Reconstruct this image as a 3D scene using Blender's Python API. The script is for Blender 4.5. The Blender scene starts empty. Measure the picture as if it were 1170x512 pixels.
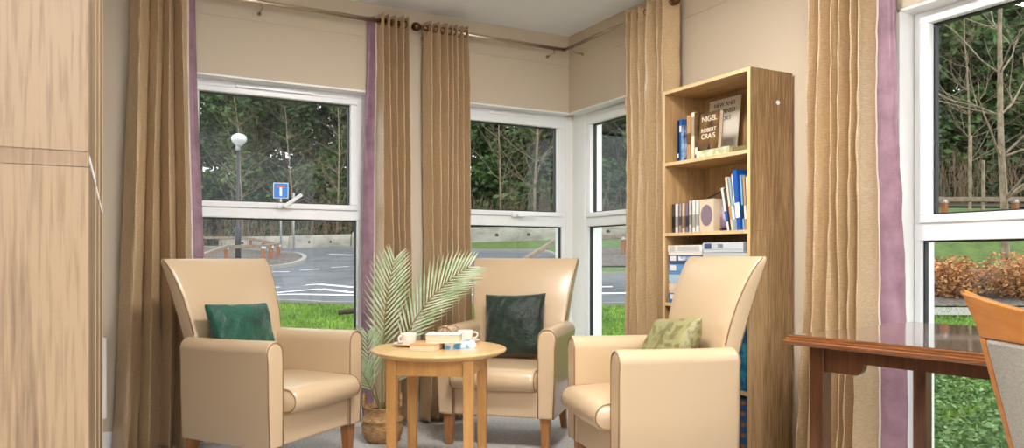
import bpy, bmesh, math, random
from math import sin, cos, pi, radians as rad
from mathutils import Vector, Matrix, noise as mn
from mathutils.geometry import delaunay_2d_cdt
SC = bpy.context.scene; COL = SC.collection
# ---------------------------------------------------------------- camera, sky, exposure
F, PHI, EYE = 850.0, rad(28.5), 1.08
CX, CY = -2.9935, -4.6331
cd = bpy.data.cameras.new('camera'); cam = bpy.data.objects.new('camera', cd); COL.objects.link(cam)
cam.location = (CX, CY, EYE); cam.rotation_euler = (pi/2, 0, -PHI)
cd.sensor_width = 36; cd.lens = 36*F/1170; cd.shift_y = (294-256)/1170.0; cd.clip_start = .05; cd.clip_end = 300
SC.camera = cam
SC.view_settings.view_transform = 'Standard'; SC.view_settings.look = 'None'
SC.view_settings.gamma = 1; SC.view_settings.use_curve_mapping = False
SC.view_settings.exposure = 1.03
W = bpy.data.worlds.new('overcast_sky'); SC.world = W; W.use_nodes = True
wn = W.node_tree; bgn = wn.nodes['Background']
bgn.inputs[0].default_value = (.93, .96, 1, 1); bgn.inputs[1].default_value = 1.0
sd = bpy.data.lights.new('sun', 'SUN'); sd.energy = .9; sd.angle = rad(25); sd.color = (1, .96, .9)
so = bpy.data.objects.new('sun', sd); COL.objects.link(so); so.rotation_euler = (rad(38), rad(20), rad(40))

# ---------------------------------------------------------------- materials
def srgb(r, g, b):
    f = lambda c: (c/255/12.92) if c/255 <= .04045 else ((c/255+.055)/1.055)**2.4
    return (f(r), f(g), f(b), 1)
def mat(name, col, rough=.5, metal=0, spec=.5, noise=None, bump=None, sheen=0, coat=0, col2=None, wave=None, trans=0):
    """noise=(scale, (sx,sy,sz), lo, hi) blends col -> col2; bump=(scale, (sx,sy,sz), strength)"""
    m = bpy.data.materials.new(name); m.use_nodes = True; nt = m.node_tree; N = nt.nodes; L = nt.links
    p = N['Principled BSDF']; p.inputs['Base Color'].default_value = col
    p.inputs['Roughness'].default_value = rough; p.inputs['Metallic'].default_value = metal
    p.inputs['Specular IOR Level'].default_value = spec
    p.inputs['Sheen Weight'].default_value = sheen; p.inputs['Coat Weight'].default_value = coat
    tc = N.new('ShaderNodeTexCoord')
    def nz(scale, st, det=6, w=None):
        mp = N.new('ShaderNodeMapping'); L.new(tc.outputs['Object'], mp.inputs[0]); mp.inputs['Scale'].default_value = st
        n = N.new('ShaderNodeTexNoise'); n.inputs['Scale'].default_value = scale; n.inputs['Detail'].default_value = det
        n.inputs['Roughness'].default_value = .6
        L.new(mp.outputs[0], n.inputs['Vector']); return n
    if noise:
        n = nz(noise[0], noise[1]); r = N.new('ShaderNodeValToRGB')
        if len(noise) > 4: n.inputs['Distortion'].default_value = noise[4]
        r.color_ramp.elements[0].position = noise[2]; r.color_ramp.elements[1].position = noise[3]
        r.color_ramp.elements[0].color = col; r.color_ramp.elements[1].color = col2
        L.new(n.outputs['Fac'], r.inputs[0]); L.new(r.outputs[0], p.inputs['Base Color'])
    if bump:
        n = nz(bump[0], bump[1]); b = N.new('ShaderNodeBump'); b.inputs['Strength'].default_value = bump[2]
        b.inputs['Distance'].default_value = bump[3] if len(bump) > 3 else .002
        L.new(n.outputs['Fac'], b.inputs['Height']); L.new(b.outputs[0], p.inputs['Normal'])
    return m
M = {}
M['wall'] = mat('wall_paint', srgb(203, 188, 166), .75, bump=(120, (1, 1, 1), .25, .001))
M['wallgrey'] = mat('side_wall_paint', srgb(205, 192, 172), .75, bump=(120, (1, 1, 1), .2, .001))
M['ceil'] = mat('ceiling_paint', srgb(246, 249, 253), .8)
M['white'] = mat('white_upvc', srgb(240, 241, 243), .3)
M['whitep'] = mat('white_gloss_paint', srgb(240, 240, 238), .4)
M['gasket'] = mat('black_gasket', srgb(30, 34, 34), .5)
M['carpet'] = mat('carpet', srgb(196, 192, 188), .95, col2=srgb(150, 146, 142), noise=(60, (1, 1, 1), .35, .7), bump=(300, (1, 1, 1), .6, .004))
M['leather'] = mat('beige_faux_leather', srgb(208, 181, 146), .31, spec=.85, coat=.1, bump=(420, (1, 1, 1), .12, .0006))
M['welt'] = mat('leather_piping', srgb(150, 116, 82), .4)
M['legoak'] = mat('chair_leg_wood', srgb(178, 124, 74), .4, col2=srgb(140, 90, 50), noise=(14, (6, 6, .6), .3, .7))
M['beech'] = mat('beech_wood', srgb(206, 155, 92), .38, col2=srgb(182, 128, 68), noise=(9, (6, 6, .5), .3, .75, .6))
M['beechtop'] = mat('beech_wood_top', srgb(222, 184, 130), .3, col2=srgb(204, 160, 104), noise=(9, (1, 9, 1), .3, .75, .4), coat=.2)
M['oakz'] = mat('sonoma_oak_upright', srgb(196, 160, 112), .5, col2=srgb(156, 120, 78), noise=(7, (6, 6, .5), .32, .72, 1.2), bump=(20, (8, 8, .6), .15, .001))
M['oakdark'] = mat('sonoma_oak_side', srgb(168, 136, 98), .5, col2=srgb(116, 88, 58), noise=(6, (7, 7, .35), .3, .72, 1.4), bump=(20, (8, 8, .6), .15, .001))
M['oaky'] = mat('sonoma_oak_shelf', srgb(200, 164, 112), .5, col2=srgb(160, 122, 76), noise=(7, (6, .5, 6), .32, .72, 1.0))
M['oakedge'] = mat('pale_oak_edging', srgb(224, 196, 152), .5, col2=srgb(206, 172, 124), noise=(7, (6, 6, .5), .3, .7))
def grain_mat(name, c1, c2, seed, sc=(3.2, 3.2, .38), knot=1.0):
    m = bpy.data.materials.new(name); m.use_nodes = True; N = m.node_tree.nodes; L = m.node_tree.links; p = N['Principled BSDF']
    tc = N.new('ShaderNodeTexCoord'); mp = N.new('ShaderNodeMapping'); mp.inputs['Scale'].default_value = sc; mp.inputs['Location'].default_value = (seed, seed*1.7, seed)
    L.new(tc.outputs['Object'], mp.inputs[0])
    n1 = N.new('ShaderNodeTexNoise'); n1.inputs['Scale'].default_value = 1.5; n1.inputs['Detail'].default_value = 2; L.new(mp.outputs[0], n1.inputs['Vector'])
    mx = N.new('ShaderNodeMath'); mx.operation = 'MULTIPLY'; mx.inputs[1].default_value = 15*knot; L.new(n1.outputs['Fac'], mx.inputs[0])
    fr = N.new('ShaderNodeMath'); fr.operation = 'SINE'; L.new(mx.outputs[0], fr.inputs[0])
    mp2 = N.new('ShaderNodeMapping'); mp2.inputs['Scale'].default_value = (48, 48, 2.4); L.new(tc.outputs['Object'], mp2.inputs[0])
    n2 = N.new('ShaderNodeTexNoise'); n2.inputs['Scale'].default_value = 3; n2.inputs['Detail'].default_value = 7; L.new(mp2.outputs[0], n2.inputs['Vector'])
    mp3 = N.new('ShaderNodeMapping'); mp3.inputs['Scale'].default_value = (3, 3, 40); L.new(tc.outputs['Object'], mp3.inputs[0])
    n3 = N.new('ShaderNodeTexNoise'); n3.inputs['Scale'].default_value = 3; n3.inputs['Detail'].default_value = 4; L.new(mp3.outputs[0], n3.inputs['Vector'])
    a = N.new('ShaderNodeMath'); a.operation = 'MULTIPLY_ADD'; a.inputs[1].default_value = .17; L.new(fr.outputs[0], a.inputs[0]); L.new(n2.outputs['Fac'], a.inputs[2])
    b = N.new('ShaderNodeMath'); b.operation = 'MULTIPLY_ADD'; b.inputs[1].default_value = .07; L.new(n3.outputs['Fac'], b.inputs[0]); L.new(a.outputs[0], b.inputs[2])
    r = N.new('ShaderNodeValToRGB'); r.color_ramp.elements[0].position = .28; r.color_ramp.elements[1].position = .72
    r.color_ramp.elements[0].color = c2; r.color_ramp.elements[1].color = c1
    L.new(b.outputs[0], r.inputs[0]); L.new(r.outputs[0], p.inputs['Base Color']); p.inputs['Roughness'].default_value = .5
    bp = N.new('ShaderNodeBump'); bp.inputs['Strength'].default_value = .2; bp.inputs['Distance'].default_value = .001
    L.new(n2.outputs['Fac'], bp.inputs['Height']); L.new(bp.outputs[0], p.inputs['Normal'])
    return m
M['cabfront'] = grain_mat('cabinet_front_oak', srgb(158, 132, 102), srgb(98, 74, 50), 3.1)
M['cabside'] = grain_mat('cabinet_side_oak', srgb(138, 114, 88), srgb(86, 66, 46), 7.7)
M['caseside'] = grain_mat('bookcase_side_oak', srgb(190, 158, 116), srgb(130, 98, 62), 1.3, (4, 4, .3), .7)
M['mahog'] = mat('dark_stained_wood', srgb(104, 62, 34), .28, col2=srgb(62, 34, 18), noise=(8, (7, 7, .8), .3, .7, .8), coat=.15)
M['mahogtop'] = mat('dark_stained_table_top', srgb(120, 84, 62), .3, spec=1.0, col2=srgb(74, 42, 28), noise=(5, (.7, 8, 1), .3, .7, .5), coat=1.0)
M['mahogedge'] = mat('moulded_table_edge', srgb(150, 92, 48), .3, col2=srgb(98, 54, 26), noise=(8, (1, 1, 20), .3, .7), coat=.3)
M['orange'] = mat('honey_bentwood', srgb(206, 134, 56), .35, col2=srgb(184, 112, 42), noise=(10, (.6, 6, 4), .3, .7), coat=.3)
M['greyup'] = mat('grey_chair_upholstery', srgb(176, 172, 164), .8, col2=srgb(160, 156, 148), noise=(200, (1, 1, 1), .4, .6), bump=(300, (1, 1, 1), .3))
M['silk'] = mat('gold_faux_silk', srgb(204, 175, 136), .32, spec=.75, sheen=.1, col2=srgb(174, 145, 106), noise=(34, (1.5, 1.5, 9), .35, .68), bump=(46, (1, 1, 11), .35, .0015))
M['lilac'] = mat('mauve_velvet_border', srgb(158, 124, 140), .5, sheen=.2, col2=srgb(130, 98, 114), noise=(12, (1, 1, 1), .35, .7), bump=(12, (1, 1, 1), .3, .006))
M['liner'] = mat('curtain_lining', srgb(226, 214, 204), .7)
M['steel'] = mat('brushed_brass_nickel', srgb(206, 190, 172), .25, metal=1)
M['bronze'] = mat('aged_bronze', srgb(112, 84, 64), .3, metal=1)
M['emer'] = mat('emerald_satin', srgb(12, 96, 72), .42, spec=.4, sheen=.3, col2=srgb(4, 48, 38), noise=(7, (1, 1, 1), .35, .7), bump=(13, (1, 1, 1), .9, .02))
M['dkgreen'] = mat('bottle_green_satin', srgb(22, 48, 30), .42, spec=.4, sheen=.3, col2=srgb(10, 24, 16), noise=(7, (1, 1, 1), .35, .7), bump=(13, (1, 1, 1), .9, .02))
M['sage'] = mat('sage_leaf_pattern', srgb(150, 146, 98), .42, spec=.6, col2=srgb(116, 108, 66), noise=(11, (1, 1, 1.6), .47, .56, 1.5), bump=(9, (1, 1, 1), .4, .015))
M['china'] = mat('white_china', srgb(240, 226, 212), .15)
M['tea'] = mat('milky_tea', srgb(186, 140, 96), .1)
M['paper'] = mat('book_pages', srgb(232, 212, 184), .8, col2=srgb(214, 190, 158), noise=(10, (1, 1, 60), .4, .6))
M['basket'] = mat('seagrass_weave', srgb(196, 158, 110), .8, col2=srgb(140, 100, 60), noise=(40, (1, 1, 3), .35, .65), bump=(60, (1, 1, 2), .9, .006))
M['palm'] = mat('palm_leaf_green', srgb(206, 216, 184), .45, col2=srgb(146, 178, 122), noise=(8, (1, 1, 1), .35, .65))
M['stem'] = mat('palm_stem', srgb(128, 120, 70), .6)
M['soil'] = mat('potting_soil', srgb(60, 44, 32), .9)
M['black'] = mat('black_plastic', srgb(30, 30, 34), .4)
M['lampglass'] = mat('lamp_globe', srgb(226, 226, 224), .3)
# outside
M['lawn'] = mat('lawn_ground', srgb(98, 124, 54), .9, col2=srgb(66, 86, 38), noise=(3.5, (1, 1, 1), .3, .7), bump=(30, (1, 1, 1), .8, .03))
M['road'] = mat('wet_tarmac', srgb(118, 122, 128), .42, col2=srgb(92, 96, 102), noise=(1.3, (1, 1, 1), .35, .65), bump=(50, (1, 1, 1), .3, .01))
M['paint'] = mat('road_paint', srgb(226, 228, 230), .5)
M['kerb'] = mat('kerb_concrete', srgb(150, 148, 140), .8)
M['gravel'] = mat('grey_gravel', srgb(128, 118, 108), .9, col2=srgb(62, 56, 52), noise=(14, (1, 1, 1), .4, .6), bump=(16, (1, 1, 1), 1, .05))
M['conc'] = mat('weathered_concrete', srgb(184, 178, 164), .85, col2=srgb(140, 134, 120), noise=(1.4, (1, 1, 2), .4, .7))
M['post'] = mat('treated_timber_post', srgb(176, 112, 66), .8, col2=srgb(140, 84, 46), noise=(8, (3, 3, .6), .3, .7))
M['rail'] = mat('weathered_timber_rail', srgb(156, 138, 116), .8, col2=srgb(116, 98, 80), noise=(4, (2, 2, 2), .3, .7))
M['strap'] = mat('galvanised_strap', srgb(206, 210, 214), .4, metal=.6)
M['galv'] = mat('galvanised_pole', srgb(176, 180, 182), .45, metal=.4)
M['darkpole'] = mat('dark_lamp_post', srgb(46, 48, 56), .5)
M['blue'] = mat('sign_blue', srgb(20, 110, 190), .4)
M['red'] = mat('sign_red', srgb(200, 90, 50), .4)
M['bark'] = mat('tree_bark', srgb(96, 82, 64), .9, col2=srgb(60, 50, 38), noise=(6, (1, 1, .4), .3, .7))
M['twig'] = mat('bare_twigs', srgb(128, 106, 84), .9)
M['twigpale'] = mat('pale_bare_wood', srgb(168, 148, 124), .85, col2=srgb(112, 98, 78), noise=(10, (1, 1, .6), .35, .65))
M['litter'] = mat('woodland_floor', srgb(84, 66, 46), .95, col2=srgb(48, 40, 28), noise=(2, (1, 1, 1), .3, .7))
M['shrubo'] = mat('copper_leaves', srgb(214, 160, 104), .7, col2=srgb(166, 112, 66), noise=(9, (1, 1, 1), .35, .65))
def leafmat(name, a, b):
    m = mat(name, srgb(*a), .55, col2=srgb(*b), noise=(1.6, (1, 1, 1), .35, .65)); return m
M['leafA'] = leafmat('dark_evergreen_leaves', (98, 130, 68), (38, 66, 36))
M['leafB'] = leafmat('ivy_leaves', (84, 112, 64), (34, 58, 36))
M['leafC'] = leafmat('mid_green_leaves', (116, 138, 76), (52, 78, 40))
M['grassblade'] = leafmat('grass_blades', (150, 190, 66), (96, 138, 44))
M['cover'] = leafmat('ground_cover_leaves', (120, 156, 84), (66, 104, 50))
g = bpy.data.materials.new('window_glass'); g.use_nodes = True; N = g.node_tree.nodes; L = g.node_tree.links; N.remove(N['Principled BSDF'])
tb = N.new('ShaderNodeBsdfTransparent'); tb.inputs[0].default_value = (.97, .985, .98, 1); gb = N.new('ShaderNodeBsdfGlossy'); gb.inputs['Roughness'].default_value = .0
lw = N.new('ShaderNodeLayerWeight'); lw.inputs[0].default_value = .5; pw = N.new('ShaderNodeMath'); pw.operation = 'POWER'; pw.inputs[1].default_value = 4; L.new(lw.outputs['Facing'], pw.inputs[0])
ma = N.new('ShaderNodeMath'); ma.operation = 'MULTIPLY_ADD'; ma.inputs[1].default_value = .4; ma.inputs[2].default_value = .02; L.new(pw.outputs[0], ma.inputs[0])
mx = N.new('ShaderNodeMixShader'); L.new(ma.outputs[0], mx.inputs[0]); L.new(tb.outputs[0], mx.inputs[1]); L.new(gb.outputs[0], mx.inputs[2]); L.new(mx.outputs[0], N['Material Output'].inputs[0]); M['glass'] = g
def flat(name, r, g_, b, rough=.5): 
    if name not in M: M[name] = mat(name, srgb(r, g_, b), rough)
    return M[name]

# ---------------------------------------------------------------- mesh helpers
class G:
    def __init__(s): s.v = []; s.f = []; s.m = []; s.T = Matrix.Identity(4); s.mi = 0
    def add(s, vs, fs):
        o = len(s.v); s.v += [tuple(s.T @ Vector(p)) for p in vs]
        s.f += [[i+o for i in f] for f in fs]; s.m += [s.mi]*len(fs); return s
    def box(s, c, d, rz=0, taper=1.0, R=None):
        x, y, z = d[0]/2, d[1]/2, d[2]/2
        R = R or Matrix.Rotation(rz, 3, 'Z'); vs = []
        for sz in (-1, 1):
            t = taper if sz < 0 else 1
            for a, b in ((-1, -1), (1, -1), (1, 1), (-1, 1)): vs.append(Vector(c)+R @ Vector((a*x*t, b*y*t, sz*z)))
        return s.add(vs, [(3, 2, 1, 0), (4, 5, 6, 7), (0, 1, 5, 4), (1, 2, 6, 5), (2, 3, 7, 6), (3, 0, 4, 7)])
    def bx(s, x0, x1, y0, y1, z0, z1): return s.box(((x0+x1)/2, (y0+y1)/2, (z0+z1)/2), (abs(x1-x0), abs(y1-y0), abs(z1-z0)))
    def loft(s, rings, cap=True, close=True):
        n = len(rings[0]); vs = [p for r in rings for p in r]; fs = []
        for i in range(len(rings)-1):
            for j in range(n if close else n-1):
                k = (j+1) % n; fs.append((i*n+j, i*n+k, (i+1)*n+k, (i+1)*n+j))
        if cap: fs.append(tuple(range(n-1, -1, -1))); fs.append(tuple((len(rings)-1)*n+j for j in range(n)))
        return s.add(vs, fs)
    def tube(s, pts, r, n=8, closed=False, cap=True):
        pts = [Vector(p) for p in pts]; rs = r if isinstance(r, (list, tuple)) else [r]*len(pts); rings = []; u = None
        for i, p in enumerate(pts):
            if closed: t = pts[(i+1) % len(pts)]-pts[i-1]
            else: t = pts[min(i+1, len(pts)-1)]-pts[max(i-1, 0)]
            t = t.normalized() if t.length > 1e-9 else Vector((0, 0, 1))
            if u is None: u = t.orthogonal().normalized()
            u = (u-t*u.dot(t)); u = u.normalized() if u.length > 1e-6 else t.orthogonal().normalized(); w = t.cross(u)
            rings.append([p+(u*cos(2*pi*k/n)+w*sin(2*pi*k/n))*rs[i] for k in range(n)])
        if closed: rings.append(rings[0])
        return s.loft(rings, cap and not closed)
    def lathe(s, prof, n=32, c=(0, 0, 0)):
        return s.loft([[(c[0]+r*cos(2*pi*k/n), c[1]+r*sin(2*pi*k/n), c[2]+z) for k in range(n)] for r, z in prof], True)
    def grid(s, fn, nu, nv, closeu=False):
        vs = [fn(i/nu, j/nv) for j in range(nv+1) for i in range(nu+1)]
        return s.add(vs, [(j*(nu+1)+i, j*(nu+1)+i+1, (j+1)*(nu+1)+i+1, (j+1)*(nu+1)+i) for j in range(nv) for i in range(nu)])
    def build(s, name, m, parent=None, smooth=False, bevel=0, seg=2, sub=0, thick=0, loc=None):
        me = bpy.data.meshes.new(name); me.from_pydata(s.v, [], s.f)
        for mm in (m if isinstance(m, (list, tuple)) else [m]): me.materials.append(M[mm] if isinstance(mm, str) else mm)
        if any(s.m): me.polygons.foreach_set('material_index', s.m)
        if smooth: me.polygons.foreach_set('use_smooth', [True]*len(me.polygons))
        me.update(); o = bpy.data.objects.new(name, me); COL.objects.link(o)
        if parent: o.parent = parent
        if loc: o.location = loc
        if thick: md = o.modifiers.new('thickness', 'SOLIDIFY'); md.thickness = thick; md.offset = 0
        if bevel: md = o.modifiers.new('bevel', 'BEVEL'); md.width = bevel; md.segments = seg; md.limit_method = 'ANGLE'; md.angle_limit = rad(40)
        if sub: md = o.modifiers.new('subdiv', 'SUBSURF'); md.levels = sub; md.render_levels = sub
        return o
def tag(o, label=None, cat=None, group=None, kind=None):
    if label: o['label'] = label
    if cat: o['category'] = cat
    if group: o['group'] = group
    if kind: o['kind'] = kind
    return o
def empty(name, loc=(0, 0, 0), rz=0, label=None, cat=None, group=None, kind=None):
    o = bpy.data.objects.new(name, None); o.empty_display_size = .1; COL.objects.link(o); o.location = loc; o.rotation_euler = (0, 0, rz)
    return tag(o, label, cat, group, kind)
def copy_tree(o, parent=None):
    c = o.copy(); COL.objects.link(c)
    if parent: c.parent = parent
    for ch in list(o.children): copy_tree(ch, c)
    return c
def dup(o, loc, rz=0, label=None, scale=None):
    c = copy_tree(o); c.location = loc; c.rotation_euler = (0, 0, rz)
    if label: c['label'] = label
    if scale: c.scale = (scale,)*3 if not isinstance(scale, tuple) else scale
    return c
def lettering(txt, size, Mx, m, parent, depth=.0006, name='lettering', align='CENTER', sx=1):
    cu = bpy.data.curves.new(name, 'FONT'); cu.body = txt; cu.size = size; cu.extrude = depth; cu.align_x = align; cu.align_y = 'CENTER'
    t = bpy.data.objects.new(name+'_source', cu); COL.objects.link(t); dg = bpy.context.evaluated_depsgraph_get()
    me = bpy.data.meshes.new_from_object(t.evaluated_get(dg)); bpy.data.objects.remove(t); bpy.data.curves.remove(cu)
    me.transform(Mx @ Matrix.Diagonal((sx, 1, 1, 1))); me.materials.clear(); me.materials.append(M[m] if isinstance(m, str) else m)
    o = bpy.data.objects.new(name, me); COL.objects.link(o)
    if parent: o.parent = parent
    return o
def frameM(origin, xax, yax):   # text x along xax, up along yax
    x = Vector(xax).normalized(); y = Vector(yax).normalized(); z = x.cross(y)
    return Matrix.Translation(origin) @ Matrix((x, y, z)).transposed().to_4x4()
def rrect(hx, hy, r, n=5):
    pts = []
    for cx, cy, a in ((hx-r, hy-r, 0), (-hx+r, hy-r, pi/2), (-hx+r, -hy+r, pi), (hx-r, -hy+r, 1.5*pi)):
        for k in range(n): pts.append((cx+r*cos(a+pi/2*k/(n-1)), cy+r*sin(a+pi/2*k/(n-1))))
    return pts

# ================================================================ SETTING: room shell
CEIL, HEAD, DEP = 2.71, 2.15, .17
def struct(name, gg, m, **k): return tag(gg.build(name, m, **k), kind='structure')
struct('floor', G().bx(-3.9, .22, -7.5, .22, -.12, 0), 'carpet')
struct('ceiling', G().bx(-3.9, .22, -7.5, .22, CEIL, CEIL+.12), 'ceil')
wa = G(); wa.bx(-3.9, .3, 0, .25, HEAD, CEIL); wa.bx(-3.9, -2.62, 0, .25, 0, HEAD); wa.bx(-1.50, -.86, 0, .25, 0, HEAD)
struct('wall_back', wa, 'wall')
wb = G(); wb.bx(0, .25, -7.5, 0, HEAD, CEIL); wb.bx(0, .25, -2.60, -.80, 0, HEAD); wb.bx(0, .25, -7.5, -5.6, 0, HEAD)
struct('wall_right', wb, 'wall')
struct('wall_left', G().bx(-4.05, -3.9, -7.5, .25, 0, CEIL), 'wallgrey')
# white linings of the window recesses (soffit, jambs, sill board)
t1 = G(); e = .004
for x0, x1 in ((-2.62, -1.50), (-.86, .02)):
    t1.bx(x0, x1, e, .25, HEAD-.012, HEAD); 
t1.bx(-2.62, -2.608, e, .25, .1, HEAD); t1.bx(-1.512, -1.50, e, .25, .1, HEAD); t1.bx(-.86, -.848, e, .25, .1, HEAD)
t1.bx(-1.54, -1.50, .10, .25, .1, HEAD-.001); struct('trim_1', t1, 'whitep')
t2 = G(); t2.bx(e, .25, -5.6, -2.60, HEAD-.012, HEAD); t2.bx(e, .25, -.80, .02, HEAD-.012, HEAD)
t2.bx(e, .25, -2.612, -2.60, .1, HEAD); t2.bx(e, .25, -.80, -.788, .1, HEAD)
struct('trim_2', t2, 'whitep')
struct('trim_3', G().bx(-2.62, -1.50, 0, .25, 0, .1).bx(-.86, .25, 0, .25, 0, .1).bx(0, .25, -.8, 0, 0, .1).bx(0, .25, -5.6, -2.6, 0, .1), 'whitep')
struct('trim_4', G().bx(.035, .25, .095, .25, .1, HEAD-.001).bx(.095, .25, -.07, .25, .1, HEAD-.002), 'whitep', bevel=.006)      # corner mullion
# thin picture line on both walls under the curtain pole
struct('trim_5', G().bx(-3.9, 0, -.004, .0, 2.49, 2.50).bx(-.004, 0, -2.2, -.004, 2.49, 2.50), 'wall')
bb = G()
for x0, x1 in ((-3.9, -2.62), (-1.5, -.86)): bb.bx(x0, x1, -.016, 0, 0, .10); bb.bx(x0, x1, -.011, 0, .10, .125)
struct('baseboard_back', bb, 'whitep', bevel=.003)
bb = G(); bb.bx(-.016, 0, -2.60, -.8, 0, .1); bb.bx(-.011, 0, -2.6, -.8, .10, .125)
struct('baseboard_right', bb, 'whitep', bevel=.003)

def window(name, axis, a0, a1, splits, zt, transom, lower_top, handle=None, top=HEAD-.012, bot=.1):
    """axis 'x' = in the back wall (runs along x), 'y' = in the right wall; glass plane at .13"""
    root = empty(name, (0, 0, 0), kind='structure')
    def B(g_, u0, u1, d0, d1, z0, z1):
        if axis == 'x': g_.bx(u0, u1, d0, d1, z0, z1)
        else: g_.bx(d0, d1, u0, u1, z0, z1)
    fr = G(); q = .032
    edges = [a0]+splits+[a1]
    B(fr, a0, a1, .10, .17, zt+.035, top); B(fr, a0, a1, .10, .17, bot, bot+.07)
    B(fr, a0, a1, .099, .17, lower_top, transom-.035)
    for i in range(len(edges)):
        u = edges[i]; lo = u if i == 0 else (u-q if i == len(edges)-1 else u-q/2)
        B(fr, lo, lo+q, .101, .17, bot, top)
    fr.build('window_frame', 'white', root, bevel=.004)
    for i in range(len(edges)-1):
        l = edges[i]+(q if i == 0 else q/2); r = edges[i+1]-(q if i == len(edges)-2 else q/2)
        sh = G(); sw = .045; z0, z1 = transom-.035, zt+.035
        B(sh, l, r, .085, .15, z0, transom); B(sh, l, r, .085, .15, zt, z1)
        B(sh, l, l+sw, .085, .15, transom, zt); B(sh, r-sw, r, .085, .15, transom, zt)
        so_ = sh.build('sash', 'white', root, bevel=.006)
        gk = G(); k = .008; c0, c1 = l+sw, r-sw
        B(gk, c0, c1, .118, .142, transom, transom+k); B(gk, c0, c1, .118, .142, zt-k, zt); B(gk, c0, c0+k, .118, .142, transom, zt); B(gk, c1-k, c1, .118, .142, transom, zt)
        gk.build('gasket', 'gasket', so_)
        p = G(); B(p, c0, c1, .129, .131, transom, zt); p.build('pane', 'glass', so_)
        gk = G(); z0, z1 = bot+.07, lower_top; B(gk, l, r, .118, .142, z0, z0+k); B(gk, l, r, .118, .142, z1-k, z1); B(gk, l, l+k, .118, .142, z0, z1); B(gk, r-k, r, .118, .142, z0, z1)
        gk.build('gasket', 'gasket', root)
        p = G(); B(p, l, r, .129, .131, z0, z1); p.build('pane', 'glass', root)
        v = G(); m0, m1 = l+(r-l)*.25, l+(r-l)*.72; B(v, m0, m1, .088, .10, top-.034, top-.012); v.build('trickle_vent', 'white', root, bevel=.004)
    if handle is not None:
        h = G()
        if axis == 'x':
            u, zz, ang = handle
            h.bx(u-.05, u+.05, .070, .086, zz-.014, zz+.014)
            h.tube([(u-.01, .075, zz), (u-.01, .045, zz+.002)], .011, 12)
            R = Matrix.Rotation(-ang, 3, 'Y'); h.box(Vector((u-.01, .045, zz))+R @ Vector((.06, 0, 0)), (.135, .014, .022), R=R)
        h.build('window_handle', 'white', root, bevel=.004)
    return root
window('window_1', 'x', -2.60, -1.54, [], 2.065, 1.416, 1.318, handle=(-2.03, 1.395, rad(36)))
window('window_2', 'x', -.845, .035, [], 2.045, 1.416, 1.308, handle=(-.385, 1.385, 0))
window('window_3', 'y', -.785, -.07, [], 2.05, 1.406, 1.306)
window('window_4', 'y', -5.6, -2.615, [-4.1], 2.083, 1.262, 1.152)

# ================================================================ added fill lamps, out of view
def fill_panel(x, y, label, w=1.2, h=.6, e_=42):  # unseen panel added to brighten the interior from overhead
    root = empty('ceiling_fill', (x, y, CEIL), label=label, cat='light', group=None)
    f = G(); f.bx(-w/2-.02, w/2+.02, -h/2-.02, -h/2, -.03, 0).bx(-w/2-.02, w/2+.02, h/2, h/2+.02, -.03, 0).bx(-w/2-.02, -w/2, -h/2, h/2, -.03, 0).bx(w/2, w/2+.02, -h/2, h/2, -.03, 0)
    f.build('light_frame', 'white', root)
    mm = flat('fill_diffuser', 240, 240, 240); mm.node_tree.nodes['Principled BSDF'].inputs['Emission Color'].default_value = (1, .97, .92, 1); mm.node_tree.nodes['Principled BSDF'].inputs['Emission Strength'].default_value = 1.5
    G().bx(-w/2, w/2, -h/2, h/2, -.02, -.004).build('diffuser', mm, root)
    ld = bpy.data.lights.new('fill_area_light', 'AREA'); ld.shape = 'RECTANGLE'; ld.size = w*.95; ld.size_y = h*.95; ld.energy = e_; ld.color = (1, .97, .93)
    lo = bpy.data.objects.new('fill_area_light', ld); COL.objects.link(lo); lo.parent = root; lo.location = (0, 0, -.03)
fill_panel(-1.6, -2.3, 'added unseen white square fill panel on the ceiling above the seating', .6, .6, 34)

def uplighter(x, y, label, e_=480):  # added out of view to bounce fill light off the ceiling
    root = empty('fill_lamp', (x, y, 0), label=label, cat='fill lamp')
    G().lathe([(0, 0), (.14, 0), (.14, .015), (.03, .03), (0, .03)], 28).build('base', 'steel', root, smooth=True)
    G().tube([(0, 0, .02), (0, 0, 1.75)], .012, 12).build('pole', 'steel', root, smooth=True)
    G().lathe([(.02, 1.74), (.09, 1.78), (.15, 1.86), (.145, 1.86), (.085, 1.79), (.02, 1.755)], 28).build('bowl_shade', 'whitep', root, smooth=True)
    ld = bpy.data.lights.new('uplight_fill', 'SPOT'); ld.energy = e_; ld.shadow_soft_size = .06; ld.spot_size = rad(150); ld.spot_blend = .6; ld.color = (.97, .985, 1)
    lo = bpy.data.objects.new('uplight_fill', ld); COL.objects.link(lo); lo.parent = root; lo.location = (0, 0, 1.84); lo.rotation_euler = (pi, 0, 0)
uplighter(-3.45, -6.4, 'added unseen white bowl fill uplighter by the left wall behind the viewer')

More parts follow.
